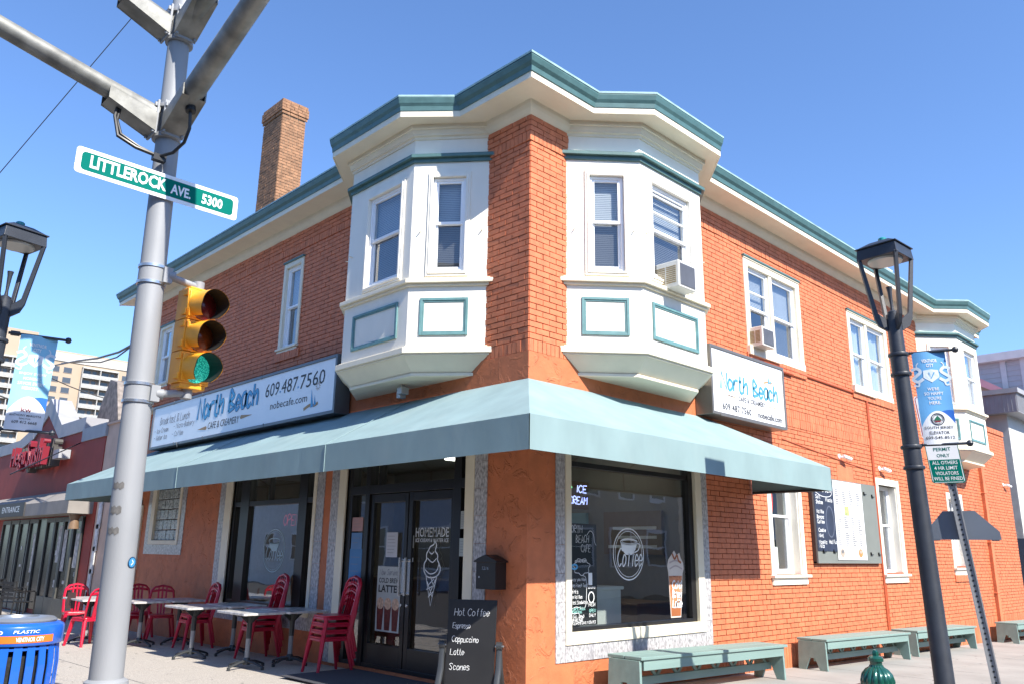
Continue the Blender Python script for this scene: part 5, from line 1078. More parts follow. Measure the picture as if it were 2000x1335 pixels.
# ================================================================== tables and chairs
def make_table(w_, d_, label, loc, rz):
    t = thing('cafe_table', label, 'table', loc, rz, 'grey topped cafe tables', local=True); H_ = .73
    m_ = MB(); m_.prism(rrect(-w_/2, w_/2, -d_/2, d_/2, .03), H_-.03, H_); m_.build('tabletop', TOPM, t, local=True, bevel=.004)
    m_ = MB(); m_.cyl((0, 0, .1), (0, 0, .4), .032, n=16); m_.build('pedestal', GALV, t, local=True)
    m_ = MB(); m_.cyl((0, 0, .38), (0, 0, H_-.05), .036, n=16); m_.box(-.2, -.03, H_-.06, .2, .03, H_-.031); m_.box(-.03, -.2, H_-.06, .03, .2, H_-.031)
    for k in range(4):
        a = k*pi/2; d2 = Vector((cos(a), sin(a), 0)); p = Vector((-sin(a), cos(a), 0))*.01
        m_.add([d2*.03+p+Vector((0, 0, H_-.16)), d2*.03+p+Vector((0, 0, H_-.05)), d2*.16+p+Vector((0, 0, H_-.05)), d2*.03-p+Vector((0, 0, H_-.16)), d2*.03-p+Vector((0, 0, H_-.05)), d2*.16-p+Vector((0, 0, H_-.05))], [(0, 1, 2), (5, 4, 3), (0, 2, 5, 3), (1, 0, 3, 4), (2, 1, 4, 5)])
    m_.build('column_head', IRON, t, local=True)
    m_ = MB(); m_.lathe([(.05, .05), (.055, .1), (.04, .13), (.034, .14)], (0, 0, 0), 16)
    for k in range(4):
        a = pi/4+k*pi/2-.5; d2 = Vector((cos(a), sin(a), 0)); m_.tube([d2*.03+Vector((0, 0, .09)), d2*.14+Vector((0, 0, .085)), d2*.28+Vector((0, 0, .045)), d2*.31+Vector((0, 0, .03))], [.03, .028, .022, .02], 8, 0, [.022, .018, .014, .014]); m_.cyl(d2*.3, d2*.3+Vector((0, 0, .03)), .022, n=10)
    m_.build('base', IRON, t, local=True)
    return t
def make_chair(label, loc, rz, group='raspberry plastic bistro chairs'):
    """faces +x, origin under the seat centre"""
    t = thing('plastic_chair', label, 'chair', loc, rz, group, local=True); sw, sd_, sh = .40, .40, .45
    m_ = MB(); P = rrect(-sd_/2, sd_/2, -sw/2, sw/2, .07); m_.prism(P, sh-.02, sh); m_.prism([(x*1.02, y*1.02) for x, y in P], sh-.055, sh-.021, 0, [(x*.99, y*.99) for x, y in P]); m_.build('seat', REDP, t, local=True, bevel=.006)
    for sx in (-1, 1):
        for sy in (-1, 1):
            m_ = MB(); tp = Vector((sx*.165, sy*.165, sh-.03)); bt = Vector((sx*(.235 if sx > 0 else .25), sy*.225, 0))
            m_.tube([tp, tp.lerp(bt, .5), bt], [.036, .031, .022], 8, 0, [.028, .024, .019]); m_.build('leg', REDP, t, local=True)
    m_ = MB(); zt = .93
    bx_ = lambda z: -.185-(z-sh)*.24
    arch = [(-.19, sh-.02), (-.195, .55), (-.2, .72), (-.185, .84), (-.13, .90), (0, zt), (.13, .90), (.185, .84), (.2, .72), (.195, .56), (.19, sh-.02)]
    pts = []
    for i in range(len(arch)-1):
        for k in range(3): s_ = k/3; pts.append((arch[i][0]*(1-s_)+arch[i+1][0]*s_, arch[i][1]*(1-s_)+arch[i+1][1]*s_))
    pts.append(arch[-1]); m_.tube([(bx_(z), y, z) for y, z in pts], .027, 8, 0, .017)
    m_.build('back_frame', REDP, t, local=True)
    for y in (-.06, 0, .06):
        m_ = MB(); m_.tube([(bx_(sh)+.0, y*.8, sh-.01), (bx_(.6)-.01, y, .6), (bx_(.8)-.008, y*1.1, .8), (bx_(.9), y*1.1, .915-abs(y)*.25)], .022, 6, 0, .007); m_.build('back_slat', REDP, t, local=True)
    m_ = MB(); m_.tube([(bx_(.84), -.18, .83), (bx_(.86)-.008, 0, .855), (bx_(.84), .18, .83)], .012, 8, 0, .02); m_.build('top_rail', REDP, t, local=True)
    return t
gz = lambda x, y: G(x, y)
rows = [(-1.02, 4.24, .82, 'light grey topped table nearest the camera beside the door stack'), (-.38, 4.24, .82, 'grey table between the nearest table and the wall'), (-1.05, 5.92, .86, 'light grey topped table second from the door'), (-.41, 5.92, .86, 'shaded grey table by the wall beside the second stack'),
        (-1.02, 8.05, .86, 'grey topped table directly right of the traffic pole'), (-.38, 8.05, .86, 'grey table against the wall under the glass block window'), (-1.42, 9.4, 1.1, 'pale topped table just left of the traffic pole')]
for x, y, d_, lab in rows: make_table(.6, d_, lab, (x, y, gz(x, y)), 0)
ch0 = None
# stacks of four by the door and by the window: each chair is its own thing
words = ['lowest chair', 'second chair from the bottom', 'third chair from the bottom', 'top chair']
for (sx_, sy_, rz_, where) in ((-.43, 3.2, pi-.1, 'in the raspberry stack beside the glass door'), (-.40, 5.15, pi-.08, 'in the raspberry stack under the cafe window')):
    for k in range(4):
        lab = words[k]+' '+where; loc = (sx_-.012*k*cos(rz_), sy_-.012*k*sin(rz_), gz(sx_, sy_)+.087*k)
        if ch0 is None: ch0 = make_chair(lab, loc, rz_)
        else: dup(ch0, loc, rz_, lab)
for k, lab in enumerate(('lower of two stacked raspberry chairs between the tables', 'upper of two stacked raspberry chairs between the tables')): dup(ch0, (-.47+.012*k, 7.2, gz(-.47, 7.2)+.087*k), pi-.05, lab)
for x, y, rz_, lab in ((-.42, 8.72, -pi/2-.3, 'raspberry chair facing the street under the glass block window'), (-.42, 9.75, -pi/2-.15, 'raspberry chair behind the table right of the pole'), (-1.0, 8.85, -pi/2+.2, 'raspberry chair tucked close to the right edge of the traffic pole'),
        (-1.3, 10.5, -pi/2-.2, 'raspberry chair standing behind the leftmost red-chair table'), (-1.62, 8.75, pi/2+.25, 'raspberry chair partly hidden by the left edge of the traffic pole')):
    dup(ch0, (x, y, gz(x, y)), rz_, lab)
FM = Fr((-1.72, 9.5, 0), Vector((.6, -.8, 0)))
mb = MB(); mb.fbox(FM, -.06, .1, .55, .82, 0, .01, 0); text(mb, FM, '8', -.01, .6, .06, .1, .012, 1); single(mb, 'number_card', [mat('dark brown card', (.06, .03, .03), .6), INK], 'small dark number card below the leftmost red-chair table', 'card', FM(0, .55, 0))

# ================================================================== chalkboard sign at the corner
ac_ = Vector((-.50, .40, 0)); ad = Vector((-.72, -.69, 0)).normalized(); rt = Vector((0, 0, 1)).cross(ad)
FA = Fr(Vector((-.42, .42, .1)), Vector((.42, -.62, 0)), (0, 0, 1))
mb = MB(); S = thing('chalkboard_sign', 'black swing chalkboard listing Hot Coffee Espresso and Scones by the corner', 'sign', FA(0, 0, 0))
tilt = radians(8); FAt = Fr(Vector(FA(0, .5, 0)), FA.r, (FA.u*cos(tilt)-FA.n*sin(tilt)), (FA.n*cos(tilt)+FA.u*sin(tilt)))
mb.fbox(FAt, -.27, .27, -.42, .50, -.012, .012); mb.build('board', BLK, S, bevel=.004)
mb = MB(); mb.fbox(FAt, -.255, .255, -.405, .485, .012, .014); mb.build('writing_surface', mat('black chalk surface', (.012, .012, .013), .5, var=.2), S)
mb = MB(); random.seed(11)
for t, a, b, wd, h in (('Hot Coffee', -.20, .33, .40, .075), ('Espresso', -.21, .20, .2, .055), ('Cappuccino', -.21, .06, .30, .06), ('Latte', -.22, -.07, .16, .06), ('Scones', -.22, -.22, .23, .065)): mb.cut(); hand(mb, FAt, t, a, b, wd, h, .0045, .0155, 0, jit=.05)
mb.build('chalk_writing', CHALK, S)
for s_ in (-1, 1):
    m_ = MB(); x = s_*.315
    m_.tube([FA(x, .03, .26), FA(x, .1, .16), FA(x, .3, .04), FA(x, .56, 0)], [.03, .035, .035, .03], 8, 0, [.02]*4); m_.tube([FA(x, .03, -.26), FA(x, .1, -.16), FA(x, .3, -.04), FA(x, .5, 0)], [.03, .035, .035, .03], 8, 0, [.02]*4)
    m_.cyl(FA(x-.03, .53, .0), FA(x+.03, .53, .0), .045, n=14); m_.build('stand', IRON, S)
    m_ = MB(); m_.cyl(FA(x*.86, .53, .0), FA(x*1.13, .53, 0), .012, n=10); m_.lathe([(0, -.015), (.015, 0), (0, .015)], FA(x*1.14, .53, 0), 10); m_.build('pivot_knob', STEEL, S)
mb = MB(); mb.fprism(Fr((0, 0, .104), (0, -1, 0), (-1, 0, 0)), [(-3.1, .1), (-1.0, .1), (-1.0, 1.15), (-3.1, 1.15)], 0, .008); mb.build('door_mat', mat('dark ribbed mat', (.05, .05, .06), .9, var=.3, vs=60, aniso=(1, 20, 1)), None)
o = bpy.data.objects['door_mat']; tag(o, 'dark ribbed doormat lying before the glass doors', 'mat')

# ================================================================== blue litter bin
tx_, ty_ = -4.90, .03; tzb = .1
S = thing('litter_bin', 'blue slatted litter bin with VENTNOR CITY sticker', 'bin', (tx_, ty_, tzb))
mb = MB(); R_ = .265
for k in range(22):
    a = 2*pi*k/22; V = []
    prof_ = [(.99, .9), (.98, .75), (1.0, .6), (.94, .45), (.84, .2), (.8, .06)]
    prof_ = [(R_*.99, .86), (R_*1.03, .74), (R_*1.02, .6), (R_*.95, .42), (R_*.85, .2), (R_*.8, .05)]
    for r_, z in prof_:
        for s_ in (-1, 1): V.append((tx_+r_*cos(a+s_*.092), ty_+r_*sin(a+s_*.092), tzb+z))
    mb.add(V, [(2*i, 2*i+1, 2*i+3, 2*i+2) for i in range(5)], 0, False)
o = mb.build('slats', BLUE, S); sdm = o.modifiers.new('s', 'SOLIDIFY'); sdm.thickness = .008
mb = MB(); mb.lathe([(R_*.98, .862), (R_*1.07, .865), (R_*1.09, .875), (R_*1.09, .972), (R_*1.07, .985), (R_*.97, 1.0), (R_*.93, 1.003), (R_*.90, .985), (R_*.6, .985)], (tx_, ty_, tzb), 48); mb.cut(); mb.lathe([(R_*.9, .83), (R_*1.02, .835), (R_*1.02, .85), (R_*.9, .85)], (tx_, ty_, tzb), 48); mb.cut(); mb.lathe([(R_*.78, .02), (R_*.84, .03), (R_*.84, .08), (R_*.78, .08)], (tx_, ty_, tzb), 40); mb.build('rim', BLUE, S)
mb = MB(); mb.lathe([(R_*.8, .1), (R_*.88, .8), (R_*.8, .81)], (tx_, ty_, tzb), 32); mb.build('liner', mat('black bin liner', (.02, .02, .02), .5, bump=.01, bs=12), S)
mb = MB(); mb.lathe([(R_*.88, .99), (R_*.9, 1.015), (R_*.82, 1.03), (R_*.5, 1.035), (R_*.45, .99)], (tx_, ty_, tzb), 32); mb.build('top_ring', mat('brushed lid', (.4, .42, .44), .35, .7), S)
ta = math.atan2(CAM.y-ty_, CAM.x-tx_)
class Cyl:
    def __init__(s, r0): s.r0 = r0
    def __call__(s, a, b, c=0): t_ = ta+.02+a/s.r0; return (tx_+(s.r0+c)*cos(t_), ty_+(s.r0+c)*sin(t_), tzb+b)
CF = Cyl(R_*1.09); mb = MB(); mb.base = None
N_ = 20
mb.add([CF(-.12+.36*k/N_, z, .003) for z in (.885, .93) for k in range(N_+1)], [(k, k+1, N_+2+k, N_+1+k) for k in range(N_)], 0, True)
text(mb, CF, 'VENTNOR CITY', .0, .893, .17, .028, .005, 1, bold=.02); text(mb, CF, 'PLASTIC', -.02, .945, .15, .02, .004, 1, bold=.01, shear=.3); stroke(mb, CF, ellipse(-.1, .952, .02, .009, 12), .006, .004, 1)
del mb.base; mb.build('label', [ORANGE, SWHITE], S)

# ================================================================== neighbour: sushi restaurant
REDW = mat('maroon painted wall', (.28, .032, .02), .7, var=.12, vs=2, bump=.001, bs=20, stain=.2, stcol=(.13, .025, .025)); PARA = mat('grey parapet coping', (.32, .32, .34), .6, stain=.3, stcol=(.35, .35, .36)); PEACH = mat('peach stucco wall', (.6, .42, .32), .8, stain=.3, stcol=(.45, .32, .25))
R2 = thing('sushi_restaurant', 'maroon one-storey restaurant with stepped gable left of the cafe', 'building', (0, 14.3, 0))
mb = MB(); top = [(-14.3, 4.19), (-16.0, 4.19), (-16.0, 4.47), (-18.0, 4.46), (-19.3, 5.24), (-20.5, 4.66), (-22, 4.40), (-30, 4.38)]
mb.fprism(FL, [(-30, -.5), (-14.3, -.5)]+top, -.4, 0)
mb.build('facade', REDW, R2)
mb = MB(); band = [(-14.25, 4.19), (-16.0, 4.19), (-16.0, 4.47), (-18.0, 4.46), (-19.3, 5.24), (-20.5, 4.66), (-22, 4.40), (-30, 4.38)]
off_ = [(-14.25, 4.52), (-15.85, 4.52), (-15.85, 4.82), (-17.9, 4.82), (-19.3, 5.72), (-20.65, 5.0), (-22, 4.74), (-30, 4.72)]
for i in range(len(band)-1): mb.fprism(FL, [band[i+1], band[i], off_[i], off_[i+1]], -.5, .04+.002*(i % 2))
mb.build('parapet_coping', PARA, R2)
mb = MB(); mb.fbox(FL, -30, -14.3, -.4, 4.1, -8, -.42); mb.build('roof_block', PEACH, R2)
mb = MB(); mb.fbox(FL, -14.3, -13.3, -.5, 4.45, -8, -.02); mb.fbox(FL, -14.3, -13.3, 4.45, 4.5, -8, .02); mb.build('peach_return_wall', PEACH, R2)
mb = MB()
for k in range(5): mb.fbox(FL, -14.1+.02*k, -13.95+.03*k, .0+k*.5, .6+k*.5, 0, .03)
mb.build('peeling_board', mat('peeling white board', (.6, .6, .6), .8, var=.3, vs=8), R2)
mb = MB(); mb.fprism(Fr((1.2, 18.4, 0), (0, -1, 0)), [(-1.2, 4.3), (1.4, 4.3), (.6, 6.2), (0, 6.35), (-.6, 5.6)], -.3, 0, 0); mb.build('roof_gable', mat('weathered wood gable', (.22, .19, .17), .9, var=.4, vs=6), R2)
mb = MB(); mb.fbox(FL, -23.6, -22.6, 4.5, 5.2, -1.6, -.7); mb.fbox(FL, -23.8, -22.4, 5.2, 5.32, -1.8, -.6, 1); mb.build('white_cupola', [VINYL, REDW], R2)
mb = MB(); FLo = FL
mb.fprism(FL, [(-30, 2.35), (-14.5, 2.35), (-14.5, 2.66), (-30, 2.66)], .0, .55, 0)
mb.add([FL(-14.5, 2.66, .55), FL(-14.5, 2.66, 0), FL(-15.2, 2.98, 0.0)], [(0, 1, 2)], 0); mb.add([FL(-30, 2.661, .55), FL(-14.5, 2.661, .55), FL(-15.2, 2.98, .003), FL(-30, 2.98, .003)], [(0, 1, 2, 3)], 0)
mb.build('grey_awning', mat('grey taupe canvas', (.25, .23, .21), .8, stain=.3, stcol=(.18, .17, .15)), R2)
mb = MB(); mb.fbox(FL, -22, -18.1, 2.36, 2.72, .552, .575, 0); text(mb, FL, 'ENTRANCE', -20.3, 2.47, 1.75, .16, .578, 1); mb.build('entrance_panel', [mat('dark panel', (.05, .045, .04), .6), SWHITE], R2)
mb = MB(); FG = mat('grey door frame', (.075, .075, .07), .5)
for a0, a1 in ((-15.6, -14.95), (-16.35, -15.62), (-17.1, -16.37), (-17.85, -17.12), (-19.4, -18.6), (-20.4, -19.5), (-21.3, -20.5), (-22.3, -21.4)):
    ring(mb, FL, (a0, a1, -.1, 2.3), (a0+.065, a1-.065, .35, 2.2), 0, .05)
fr2 = mb.build('door_frame', FG, R2)
mb = MB(); mb.fbox(FL, -22.4, -14.9, 0, 2.32, .002, .012); mb.build('door_glass', mat('dark reflective glass', (.008, .009, .01), .2, spec=.1), R2)
mb = MB()
for a, b0, b1 in ((-16.3, 1.0, 2.0), (-16.75, 1.2, 2.1), (-18.9, .9, 1.9), (-15.35, 1.1, 1.9)): mb.cut(); mb.fbox(FL, a, a+.28, b0, b1, .02, .025)
for k in range(14):
    a = random.choice((-15.5, -16.2, -16.95, -17.7, -19.2, -20.2))+random.uniform(.1, .4); b0 = random.uniform(.4, 2.0); mb.cut(); mb.fbox(FL, a, a+random.uniform(.06, .2), b0, b0+random.uniform(.06, .2), .013, .016)
mb.build('door_poster', mat('faded poster', (.45, .42, .4), .7, var=.5, vs=9), R2)
mb = MB(); mb.cyl(FL(-14.75, 2.2, .3), FL(-14.75, 2.33, .3), .09, .14, n=16); mb.cyl(FL(-14.75, 2.0, .3), FL(-14.75, 2.2, .3), .12, .1, n=16); mb.build('porch_lamp', mat('bronze lamp', (.2, .13, .08), .4), R2)
LS = thing('restaurant_lettering', 'red raised sushi restaurant letters on grey backing', 'sign', (-.4, 18.5, 3.6))
RL = mat('red letter face', (.36, .008, .025), .5); GB_ = mat('grey letter return', (.07, .065, .06), .6)
mb = MB(); text(mb, FL, 'Hegu', -20.7, 3.62, 1.45, .72, .34, 0, bold=.0, th=.16, shear=.05, spacing=1.15); mb.cut(); text(mb, FL, 'Sushi', -19.05, 3.68, 1.5, .74, .34, 0, bold=.0, th=.16, shear=.05, spacing=1.15); mb.build('letters', [RL, mat('dark red letter return', (.20, .006, .02), .5)], LS)
mb = MB(); text(mb, FL, 'Hegu', -20.72, 3.6, 1.5, .76, .05, 0, bold=.015, th=.2, shear=.05, spacing=1.15); mb.cut(); text(mb, FL, 'Sushi', -19.07, 3.66, 1.55, .78, .05, 0, bold=.015, th=.2, shear=.05, spacing=1.15); mb.build('backing', [GB_, GB_], LS)
mb = MB(); mb.fbox(FL, -17.3, -16.8, 3.82, 4.05, .02, .3); mb.build('sign_spotlight', PARA, LS)
# black patio chairs
def patio_chair(label, loc, rz):
    t = thing('patio_chair', label, 'chair', loc, rz, 'black patio chairs outside the maroon restaurant', local=True)
    m_ = MB(); m_.box(-.22, -.24, .42, .22, .24, .445); m_.build('seat', BLK, t, local=True, bevel=.01)
    m_ = MB()
    for z in (.50, .58, .66, .74, .82): m_.box(-.26-(z-.45)*.1, -.22, z, -.25-(z-.45)*.1, .22, z+.06)
    m_.build('backrest', BLK, t, local=True)
    for s_ in (-1, 1):
        m_ = MB(); m_.tube([(.24, s_*.26, 0), (.23, s_*.26, .64), (.18, s_*.26, .67), (-.22, s_*.26, .66), (-.26, s_*.25, .9)], .016, 8); m_.build('arm', BLK, t, local=True)
        m_ = MB(); m_.tube([(-.24, s_*.25, .66), (-.27, s_*.25, 0)], .016, 8); m_.build('leg', BLK, t, local=True)
    return t
pc = patio_chair('black patio chair nearest the blue bin, arms toward the wall', (-1.1, 15.2, G(0, 15)), .3)
for x, y, rz_, lab in ((-1.35, 16.6, pi-.2, 'black patio chair with its back to the street left of the bin'), (-.7, 17.4, -.5, 'black patio chair close to the maroon restaurant doors'), (-1.4, 18.3, 2.6, 'black patio chair at the left edge of the photo')): dup(pc, (x, y, G(x, y)), rz_, lab)
t = thing('patio_table', 'black patio table between the patio chairs', 'table', (-1.15, 17.4, G(0, 17.4)))
mb = MB(); mb.box(-1.45, 17.0, .66, -.85, 17.8, .69); mb.build('tabletop', BLK, t); mb = MB(); mb.cyl((-1.15, 17.4, -.08), (-1.15, 17.4, .66), .03, n=10); mb.box(-1.4, 17.35, -.08, -.9, 17.45, -.05); mb.build('pedestal', STEEL, t)

# ================================================================== apartment tower
TC = mat('peach concrete', (.38, .295, .215), .8, var=.04, vs=.2); TC2 = mat('pale balcony concrete', (.44, .42, .39), .8, var=.05, vs=1)
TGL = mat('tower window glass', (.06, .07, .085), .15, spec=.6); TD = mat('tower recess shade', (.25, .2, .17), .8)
Y0 = 230.
TW = thing('apartment_tower', 'tall peach apartment tower with rows of white balconies', 'building', (10, Y0, 0))
FTW = Fr((0, Y0, 0), (1, 0, 0))
def PYt(px, py, Y=Y0):
    v = Vector((px-1000, -(py-667.5), 1573.13)); d_ = r2*v.x+u2*v.y+f*v.z; k = (Y-CAM.y)/d_.y; return CAM.x+d_.x*k, CAM.z+d_.z*k
xL, zS = PYt(72, 676)[0], PYt(150, 690)[1]; zT = PYt(40, 643)[1]; x2 = PYt(262, 705)[0]
mb = MB(); XA, XB = -14, x2+30
mb.fbox(FTW, XA, xL, -1, zT, -18, 0); mb.fbox(FTW, xL, XB, -1, zS, -18, -.0); mb.fbox(FTW, xL+2, XB-2, zS, zS+.4, -17, -1)
mb.build('tower_body', TC, TW)
zf = PYt(190, 760)[1]; fh = 2.75
mbw = MB(); mbb = MB(); mbr = MB(); mbs = MB()
xb0, xb1 = PYt(158, 730)[0], PYt(228, 740)[0]; xw = PYt(132, 725)[0]; xw2 = PYt(107, 725)[0]; xw3 = PYt(245, 740)[0]
ztop0 = PYt(195, 722)[1]; xc0, xc1 = PYt(-22, 760)[0], PYt(46, 760)[0]
for i in range(20):
    z0 = ztop0-fh*(i+1)
    if z0 < 0: break
    for (c0, c1) in ((xb0, xb1), (xc0, xc1), (xb1+10, xb1+10+(xb1-xb0))):
        if i >= 0:
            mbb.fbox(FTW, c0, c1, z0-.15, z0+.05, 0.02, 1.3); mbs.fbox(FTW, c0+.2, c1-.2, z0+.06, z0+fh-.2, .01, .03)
            mbb.fbox(FTW, c0, c0+.15, z0, z0+fh-.15, .02, 1.2); mbb.fbox(FTW, c1-.15, c1, z0, z0+fh-.15, .02, 1.2); mc = (c0+c1)/2; mbb.fbox(FTW, mc-.1, mc+.1, z0, z0+fh-.15, .02, 1.2)
            mbb.cut(); mbs.cut(); mbr.fbox(FTW, c0, c1, z0+.1, z0+1.0, 1.24, 1.3); mbr.cut()
            for s_ in (0, 1):
                cc = c0 if s_ == 0 else mc; w_ = (c1-c0)/2; mbw.fbox(FTW, cc+.12*w_, cc+.5*w_, z0+.05, z0+2.1, .03, .06); mbw.cut(); mbw.fbox(FTW, cc+.62*w_, cc+.82*w_, z0+.6, z0+2.1, .03, .06); mbw.cut()
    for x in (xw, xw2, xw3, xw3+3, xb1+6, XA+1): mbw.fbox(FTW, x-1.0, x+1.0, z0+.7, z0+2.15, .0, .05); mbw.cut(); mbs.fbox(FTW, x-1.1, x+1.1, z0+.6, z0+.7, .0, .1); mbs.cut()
for (c0, c1) in ((xb0, xb1), (xc0, xc1), (xb1+10, xb1+10+(xb1-xb0))): mbb.cut(); mbb.fbox(FTW, c0, c1, ztop0-.3, ztop0+.1, .02, 1.3); mbb.cut()
mbb.fbox(FTW, xL, XB, ztop0+.9, ztop0+3.2, .0, .25)
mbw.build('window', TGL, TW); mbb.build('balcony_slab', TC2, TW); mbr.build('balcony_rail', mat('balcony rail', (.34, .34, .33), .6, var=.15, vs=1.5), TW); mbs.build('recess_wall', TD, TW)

# ================================================================== right background buildings
def ray_at_x(px, py, X):
    v = Vector((px-1000, -(py-667.5), 1573.13)); d_ = r2*v.x+u2*v.y+f*v.z; k = (X-CAM.x)/d_.x; return CAM.y+d_.y*k, CAM.z+d_.z*k
SG = mat('grey blue clapboard', (.40, .42, .45), .6, var=.05)
H1 = thing('siding_house', 'grey clapboard house rising behind the right end', 'building', (26, 0, 0))
X1 = 26.; yA, zA = ray_at_x(1905, 712, X1); yB, zB = ray_at_x(1999, 684, X1)
F1_ = Fr((X1, 0, 0), (0, -1, 0)); mb = MB(); mb.box(X1+.05, yB-2.5, 0, X1+9, yA+3, zA+.0); siding(mb, F1_, -yA-3, -yB+2.5, 4, zA, .19); mb.build('clapboard_wall', SG, H1)
mb = MB(); mb.fbox(F1_, -yA-3.2, -yB+2.6, zA, zA+.28, -9, .3); yc = ray_at_x(1963, 740, X1)[0]; mb.fbox(F1_, -yc-.09, -yc+.09, 4, zA, 0, .06); yc2 = ray_at_x(1999, 700, X1)[0]; mb.fbox(F1_, -yc2-.12, -yc2+.1, 4, zA, 0, .06); mb.build('trim', mat('pale grey trim', (.52, .54, .56), .6), H1)
X2 = 20.4; y0_, z0_ = ray_at_x(1995, 762, X2); zt_ = ray_at_x(1960, 768, X2)[1]
H2 = thing('stucco_shop', 'pale stucco shop with grey seamed parapet past the annex', 'building', (X2, 0, 0))
mb = MB(); ye = ray_at_x(1972, 850, X2)[0]; yr = ray_at_x(1990, 765, X2)[0]
mb.box(X2, ye, -.6, X2+9, 6, zt_-.6); mb.build('stucco_wall', mat('pale worn stucco', (.52, .52, .5), .85, var=.12, vs=2, bump=.003, bs=14, stain=.4, stcol=(.36, .37, .38)), H2)
mb = MB(); mb.box(X2-.35, yr, zt_-.62, X2+9, 6, zt_-.06); 
for k in range(30): y = yr+.02+k*.11; mb.box(X2-.365, y, zt_-.6, X2-.349, y+.02, zt_-.1)
for k in range(30): x = X2-.33+k*.11; mb.box(x, yr-.015, zt_-.6, x+.02, yr+.001, zt_-.1)
mb.build('seamed_parapet', mat('grey seam metal', (.33, .33, .35), .5, .2), H2)
mb = MB(); mb.box(X2-.42, yr-.07, zt_-.06, X2+9, 6, zt_+.08); mb.build('coping', PARA, H2)
mb = MB(); mb.box(X2-.01, ye-.012, -.6, X2+9, 5.9, 2.2); mb.build('dark_plinth', mat('slate blue plinth', (.08, .1, .14), .6), H2)
X3 = 23.; H3 = thing('gabled_house', 'small house with a pink verge board behind the bay', 'building', (X3, 1, 0))
F3 = Fr((X3, 0, 0), (0, -1, 0)); (p1y, p1z), (p2y, p2z) = ray_at_x(1908, 738, X3), ray_at_x(1968, 768, X3)
mb = MB(); mb.fprism(F3, [(-p1y-2, 3), (-p2y, 3), (-p2y, p2z-.15), (-p1y, p1z-.2), (-p1y-2, p1z-.2)], -.6, -.1); mb.build('wall', mat('beige wall', (.35, .25, .2), .8), H3)
mb = MB(); mb.fprism(F3, [(-p1y-2, p1z+.2), (-p1y-.1, p1z-.16), (-p2y+.3, p2z-.3), (-p2y+.3, p2z-.1), (-p1y, p1z+.05), (-p1y-2, p1z+.45)], -2, .2); mb.build('roof', mat('pink painted verge', (.55, .24, .28), .6), H3)
# rooftop boxes seen above the eave
mb = MB(); H4 = thing('rooftop_room', 'white clapboard roof room above the eave behind the right lamp', 'roof room', (12.6, 1.6, 7.4))
def at_y(px, py, Y): return PYt(px, py, Y)
FD = Fr((0, 1.2, 0), (1, 0, 0)); q0 = at_y(1728, 520, 1.2); q1 = at_y(1790, 588, 1.2); x0_ = q0[0]; zz = q0[1]
mb.fprism(FD, [(x0_-1.6, 7.3), (q1[0]+.4, 7.3), (x0_+.5, zz), (x0_-1.6, zz)], -2.2, -.02)
mb.build('wall', SIDW, H4)
mb = MB(); z = 7.45
while z < zz:
    xr = x0_+.5+(q1[0]-.1-x0_)*(zz-z)/(zz-7.3); mb.fbox(FD, x0_-1.6, xr-.02, z, z+.02, -.02, .01); z += .13
mb.build('clapboard', SIDW, H4)
q0 = at_y(1800, 574, .6); q1 = at_y(1838, 594, .6)
mb = MB(); mb.box(q0[0]-.3, .6, 7.4, q1[0], 2.2, q0[1]-.05); mb.box(q0[0]-.35, .55, q0[1]-.05, q1[0]+.05, 2.25, q0[1]+.05); mb.build('vent_box', SIDW, H4)

# ================================================================== overhead wires
def P3(px, py, dist):
    v = Vector((px-1000, -(py-667.5), 1573.13)).normalized(); return CAM+(r2*v.x+u2*v.y+f*v.z)*dist
def wire(name, pts, rad, label, sagv=.0):
    m_ = MB(); V = [Vector(p) for p in pts]; Q = []
    for i in range(len(V)-1):
        for k in range(8): s_ = k/8; q = V[i].lerp(V[i+1], s_); q.z -= sagv*4*s_*(1-s_); Q.append(q)
    Q.append(V[-1]); m_.tube(Q, rad, 6); return single(m_, name, BLK, label, 'cable', tuple(V[0]), group='overhead cables')
wire('overhead_cable', [P3(500, -260, 24), P3(262, 30, 24), P3(-60, 408, 24)], .012, 'thin cable slanting across the sky behind the mast arms')
wire('overhead_cable', [P3(254, 675, 17), P3(232, 687, 18), P3(190, 699, 20), P3(150, 704, 24), P3(90, 716, 32)], .022, 'thick service cable drooping left from the cafe wall')
wire('overhead_cable', [P3(254, 678, 17), P3(228, 697, 18), P3(196, 707, 20), P3(160, 706, 23), P3(120, 708, 30)], .015, 'second service cable looping under the thick one')
wire('overhead_cable', [P3(250, 786, 30), P3(100, 737, 30), P3(-60, 690, 30)], .018, 'dark cable crossing the apartment balconies', .1)
wire('overhead_cable', [P3(240, 825, 30), P3(90, 797, 30), P3(-60, 745, 30)], .026, 'cable passing just above the maroon gable', .1)
wire('overhead_cable', [P3(240, 830, 30), P3(120, 834, 30), P3(-60, 850, 30)], .014, 'cable running behind the left banner foot', .0)
wire('overhead_cable', [P3(232, 815, 26), P3(170, 858, 24), P3(20, 925, 21)], .014, 'cable descending across the maroon letters')

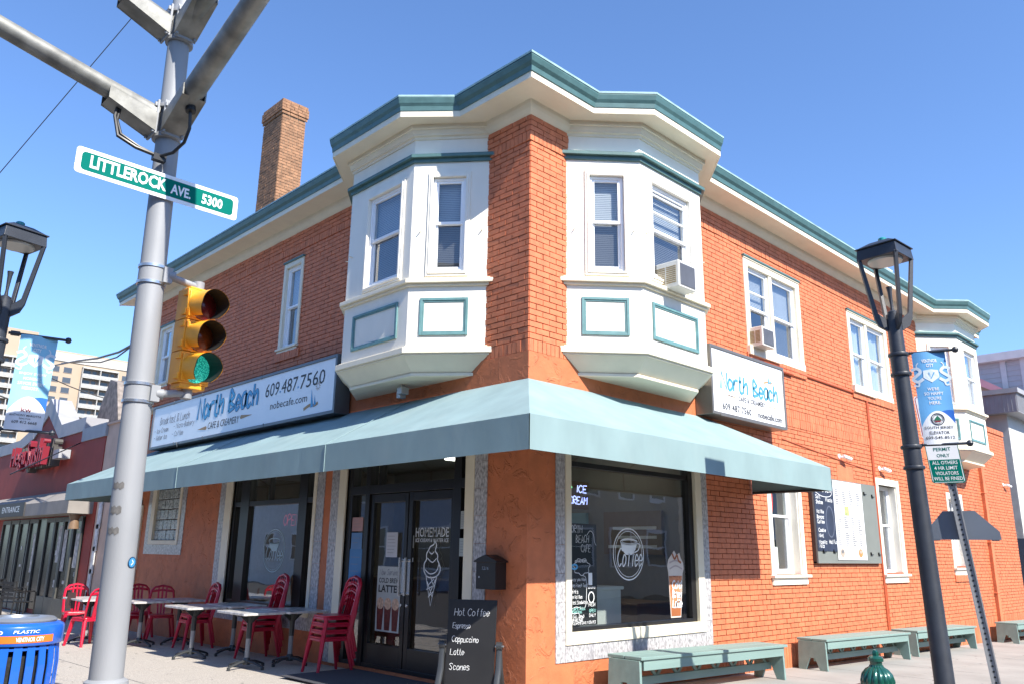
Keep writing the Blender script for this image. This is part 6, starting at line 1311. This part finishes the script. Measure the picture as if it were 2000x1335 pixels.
# ================================================================== across the streets (most seen in the shop glass)
def house(name, label, F, a0, a1, h, m, wins, trim, dm=None, sid=True):
    t = thing(name, label, 'building', F((a0+a1)/2, 0, 0), group='buildings across the streets')
    m_ = MB(); m_.fbox(F, a0, a1, -.6, h, -8, -.01)
    if sid: siding(m_, F, a0, a1, .2, h, .16)
    m_.build('wall', m, t); w1 = MB(); w2 = MB()
    for x, z, ww, wh in wins: w1.cut(); w1.fbox(F, x, x+ww, z, z+wh, .02, .05); ring(w2, F, (x-.12, x+ww+.12, z-.12, z+wh+.15), (x, x+ww, z, z+wh), .0, .08); w2.fbox(F, x, x+ww, z+wh/2-.03, z+wh/2+.03, .05, .07)
    w1.build('window', TGL, t); w2.fbox(F, a0-.3, a1+.3, h, h+.3, -8, .4); w2.build('trim', trim, t); return t
LB_ = mat('pale blue wall', (.33, .4, .5), .7); BE = mat('beige siding', (.42, .39, .34), .7)
FX = Fr((-21, 0, 0), (0, 1, 0)); FY = Fr((0, -21, 0), (-1, 0, 0))
house('corner_store', 'pale blue two-storey building across the left street', FX, 17, 37, 8, LB_, [(18.5+k*3.1, 4.4, 1.3, 1.6) for k in range(6)]+[(19, .8, 3, 2), (26, .8, 3, 2), (32, .8, 3, 2)], VINYL, sid=False)
house('porch_house', 'white porch house across the left street', FX, 39, 58, 8, SIDW, [(40.5+k*2.8, 4.6, 1.2, 1.6) for k in range(6)]+[(41+k*3.6, 1, 1.2, 1.6) for k in range(5)], VINYL)
house('brick_block', 'plain grey building opposite on the left street', FX, -40, 15, 9, mat('grey stucco far', (.3, .29, .28), .8), [(-38+k*3.4, 4.6, 1.3, 1.6) for k in range(15)], VINYL, sid=False)  # unseen block closing the street, added to hold sky light off the awning
house('stone_block', 'plain brown building opposite on the right street', FY, -15.5, 14, 8, mat('brown stucco far', (.22, .17, .14), .8), [(-14+k*3.2, 4.6, 1.3, 1.6) for k in range(8)], VINYL, sid=False)  # also out of view, added to darken the surroundings of the right street
house('tan_house', 'beige clapboard house across the right street', FY, -34, -17, 8, BE, [(-32.5+k*2.9, 4.6, 1.1, 1.7) for k in range(6)]+[(-32.5+k*3.2, 1.1, 1.6, 1.7) for k in range(5)], VINYL)
house('white_house', 'white clapboard house across the right street', FY, -55, -36, 8.5, SIDW, [(-53.5+k*2.9, 4.6, 1.1, 1.7) for k in range(6)]+[(-53+k*3.4, 1.1, 1.4, 1.7) for k in range(5)], VINYL)

for o in bpy.data.objects:
    if '_base' in o: del o['_base']
